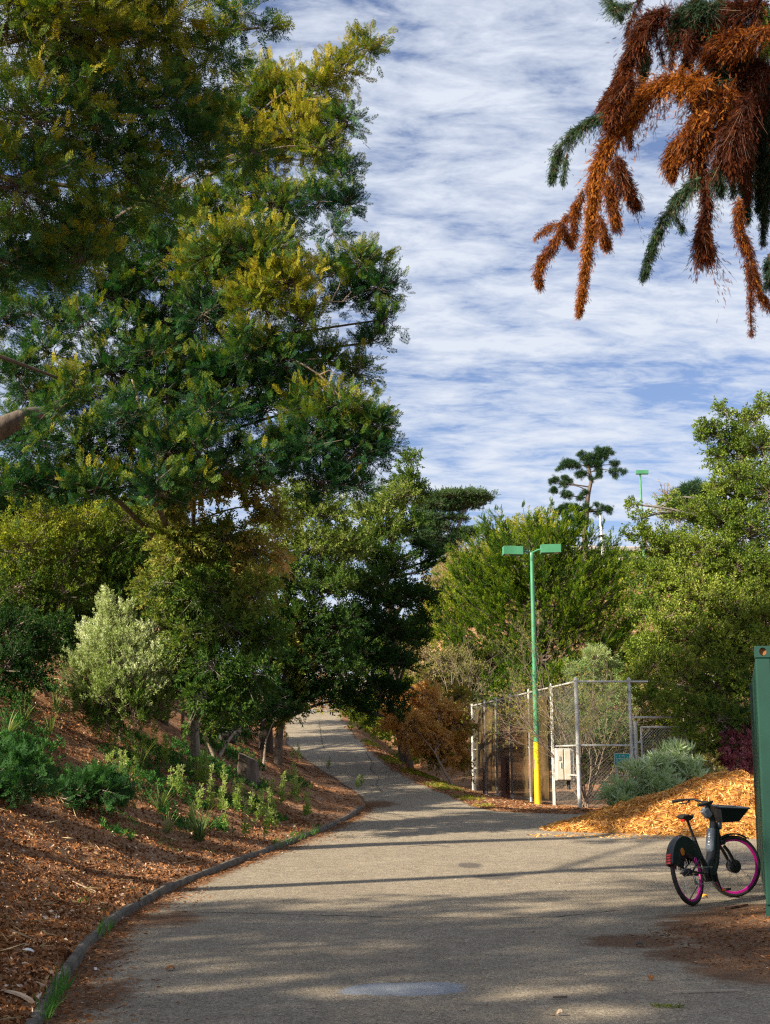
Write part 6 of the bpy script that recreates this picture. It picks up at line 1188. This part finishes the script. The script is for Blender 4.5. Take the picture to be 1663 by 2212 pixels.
    for i in range(n + 1):
        u = i / n; w = .085 * (1 - ss(np.array((u - .25) / .6)) * .72); w = float(w) * (math.sqrt(min(1, (u + .02) / .12))); x = .13 + .27 * u; z = .955 + .016 * math.cos(u * 5.2) 
        for k in range(K):
            a = 2 * math.pi * k / K; sv.append(V3(x, w * math.cos(a), z + (.020 if math.sin(a) > 0 else .034) * math.sin(a) * (1 - .35 * abs(math.cos(a)))))
    sd_ = MB(); sd_.add(sv, [(i * K + k, i * K + (k + 1) % K, (i + 1) * K + (k + 1) % K, (i + 1) * K + k) for i in range(n) for k in range(K)] + [tuple(range(K)), tuple(range((n + 1) * K - 1, n * K - 1, -1))]); sdl = P(sd_, 'saddle', M_rub)
    rl = MB(); rl.bbox((.145, 0, .915), (.02, .05, .03), .006); P(rl, 'saddle_light', M_redr, sdl)
    # rear mudguard: covers the upper back of the wheel with full side panels
    fd = MB(); n = 22; prof = [(Rw - .20, .042), (Rw - .05, .046), (Rw + .03, .040), (Rw + .048, 0), (Rw + .03, -.040), (Rw - .05, -.046), (Rw - .20, -.042)]; m = len(prof); vs = []
    for i in range(n + 1):
        a = R(25 + 140 * i / n)
        for rr_, yy in prof: vs.append(V3(rr_ * math.cos(a), yy, Rw + rr_ * math.sin(a)))
    fd.add(vs, [(i * m + k, i * m + k + 1, (i + 1) * m + k + 1, (i + 1) * m + k) for i in range(n) for k in range(m - 1)]); f_ = P(fd, 'rear_mudguard', M_blk); so = f_.modifiers.new('thick', 'SOLIDIFY'); so.thickness = .006
    tl = MB(); a = R(158)
    for k in range(4):
        a = R(150 + k * 4.2); tl.box((0, 0, 0), (.012, .05, .02), M=Matrix.Translation(V3((Rw + .05) * math.cos(a), 0, Rw + (Rw + .05) * math.sin(a))) @ Matrix.Rotation(-a, 4, 'Y'))
    P(tl, 'tail_light', M_redr, f_, False)
    for s in (1, -1):
        rf = MB(); rf.lathe((-.11, s * .049, Rw + .225), [(.040, -.005), (.044, 0), (.040, .005)], 18); P(rf, 'side_reflector', M_orr, f_)
    lg = MB(); lg.torus((.16, -.052, Rw + .12), .022, .008, 14, 6); lg.box((.155, -.052, Rw + .075), (.045, .008, .05)); lk = P(lg, 'logo', M_mag, f_, False)
    # drive
    cr = MB(); cr.lathe((.50, -.075, .29), [(.085, -.004), (.085, .004)], 28); cr.tube([(.50, -.095, .29), (.55, -.10, .12)], [.014, .011], 8); cr.tube([(.50, .08, .29), (.45, .085, .46)], [.014, .011], 8); ck = P(cr, 'crank', M_blk)
    for x, y, z in ((.555, -.155, .115), (.445, .14, .465)):
        p_ = MB(); p_.bbox((x, y, z), (.085, .095, .028), .006); P(p_, 'pedal', M_blk, ck, False)
        for dx in (-.045, .045):
            r_ = MB(); r_.box((x + dx, y, z), (.005, .05, .016)); P(r_, 'pedal_reflector', M_orr, ck, False)
    dr = MB(); dr.bbox((.0, -.075, Rw - .075), (.03, .02, .09), .006); dr.lathe((.02, -.075, Rw - .125), [(.022, -.01), (.022, .01)], 12); dr.bbox((.0, .075, Rw + .06), (.06, .03, .06), .01); P(dr, 'gear_hub', M_chrome)
    ch = MB(); ch.tube([(.50, -.076, .375), (.0, -.076, Rw + .045)], .005, 5); ch.tube([(.50, -.076, .205), (.02, -.076, Rw - .14)], .005, 5); P(ch, 'chain', M_steelg)
    ks = MB(); ks.tube([(.42, .05, .27), (.37, .22, .06), (.36, .27, -.03)], [.011, .010, .010], 8); P(ks, 'kickstand', M_blk)
bicycle()
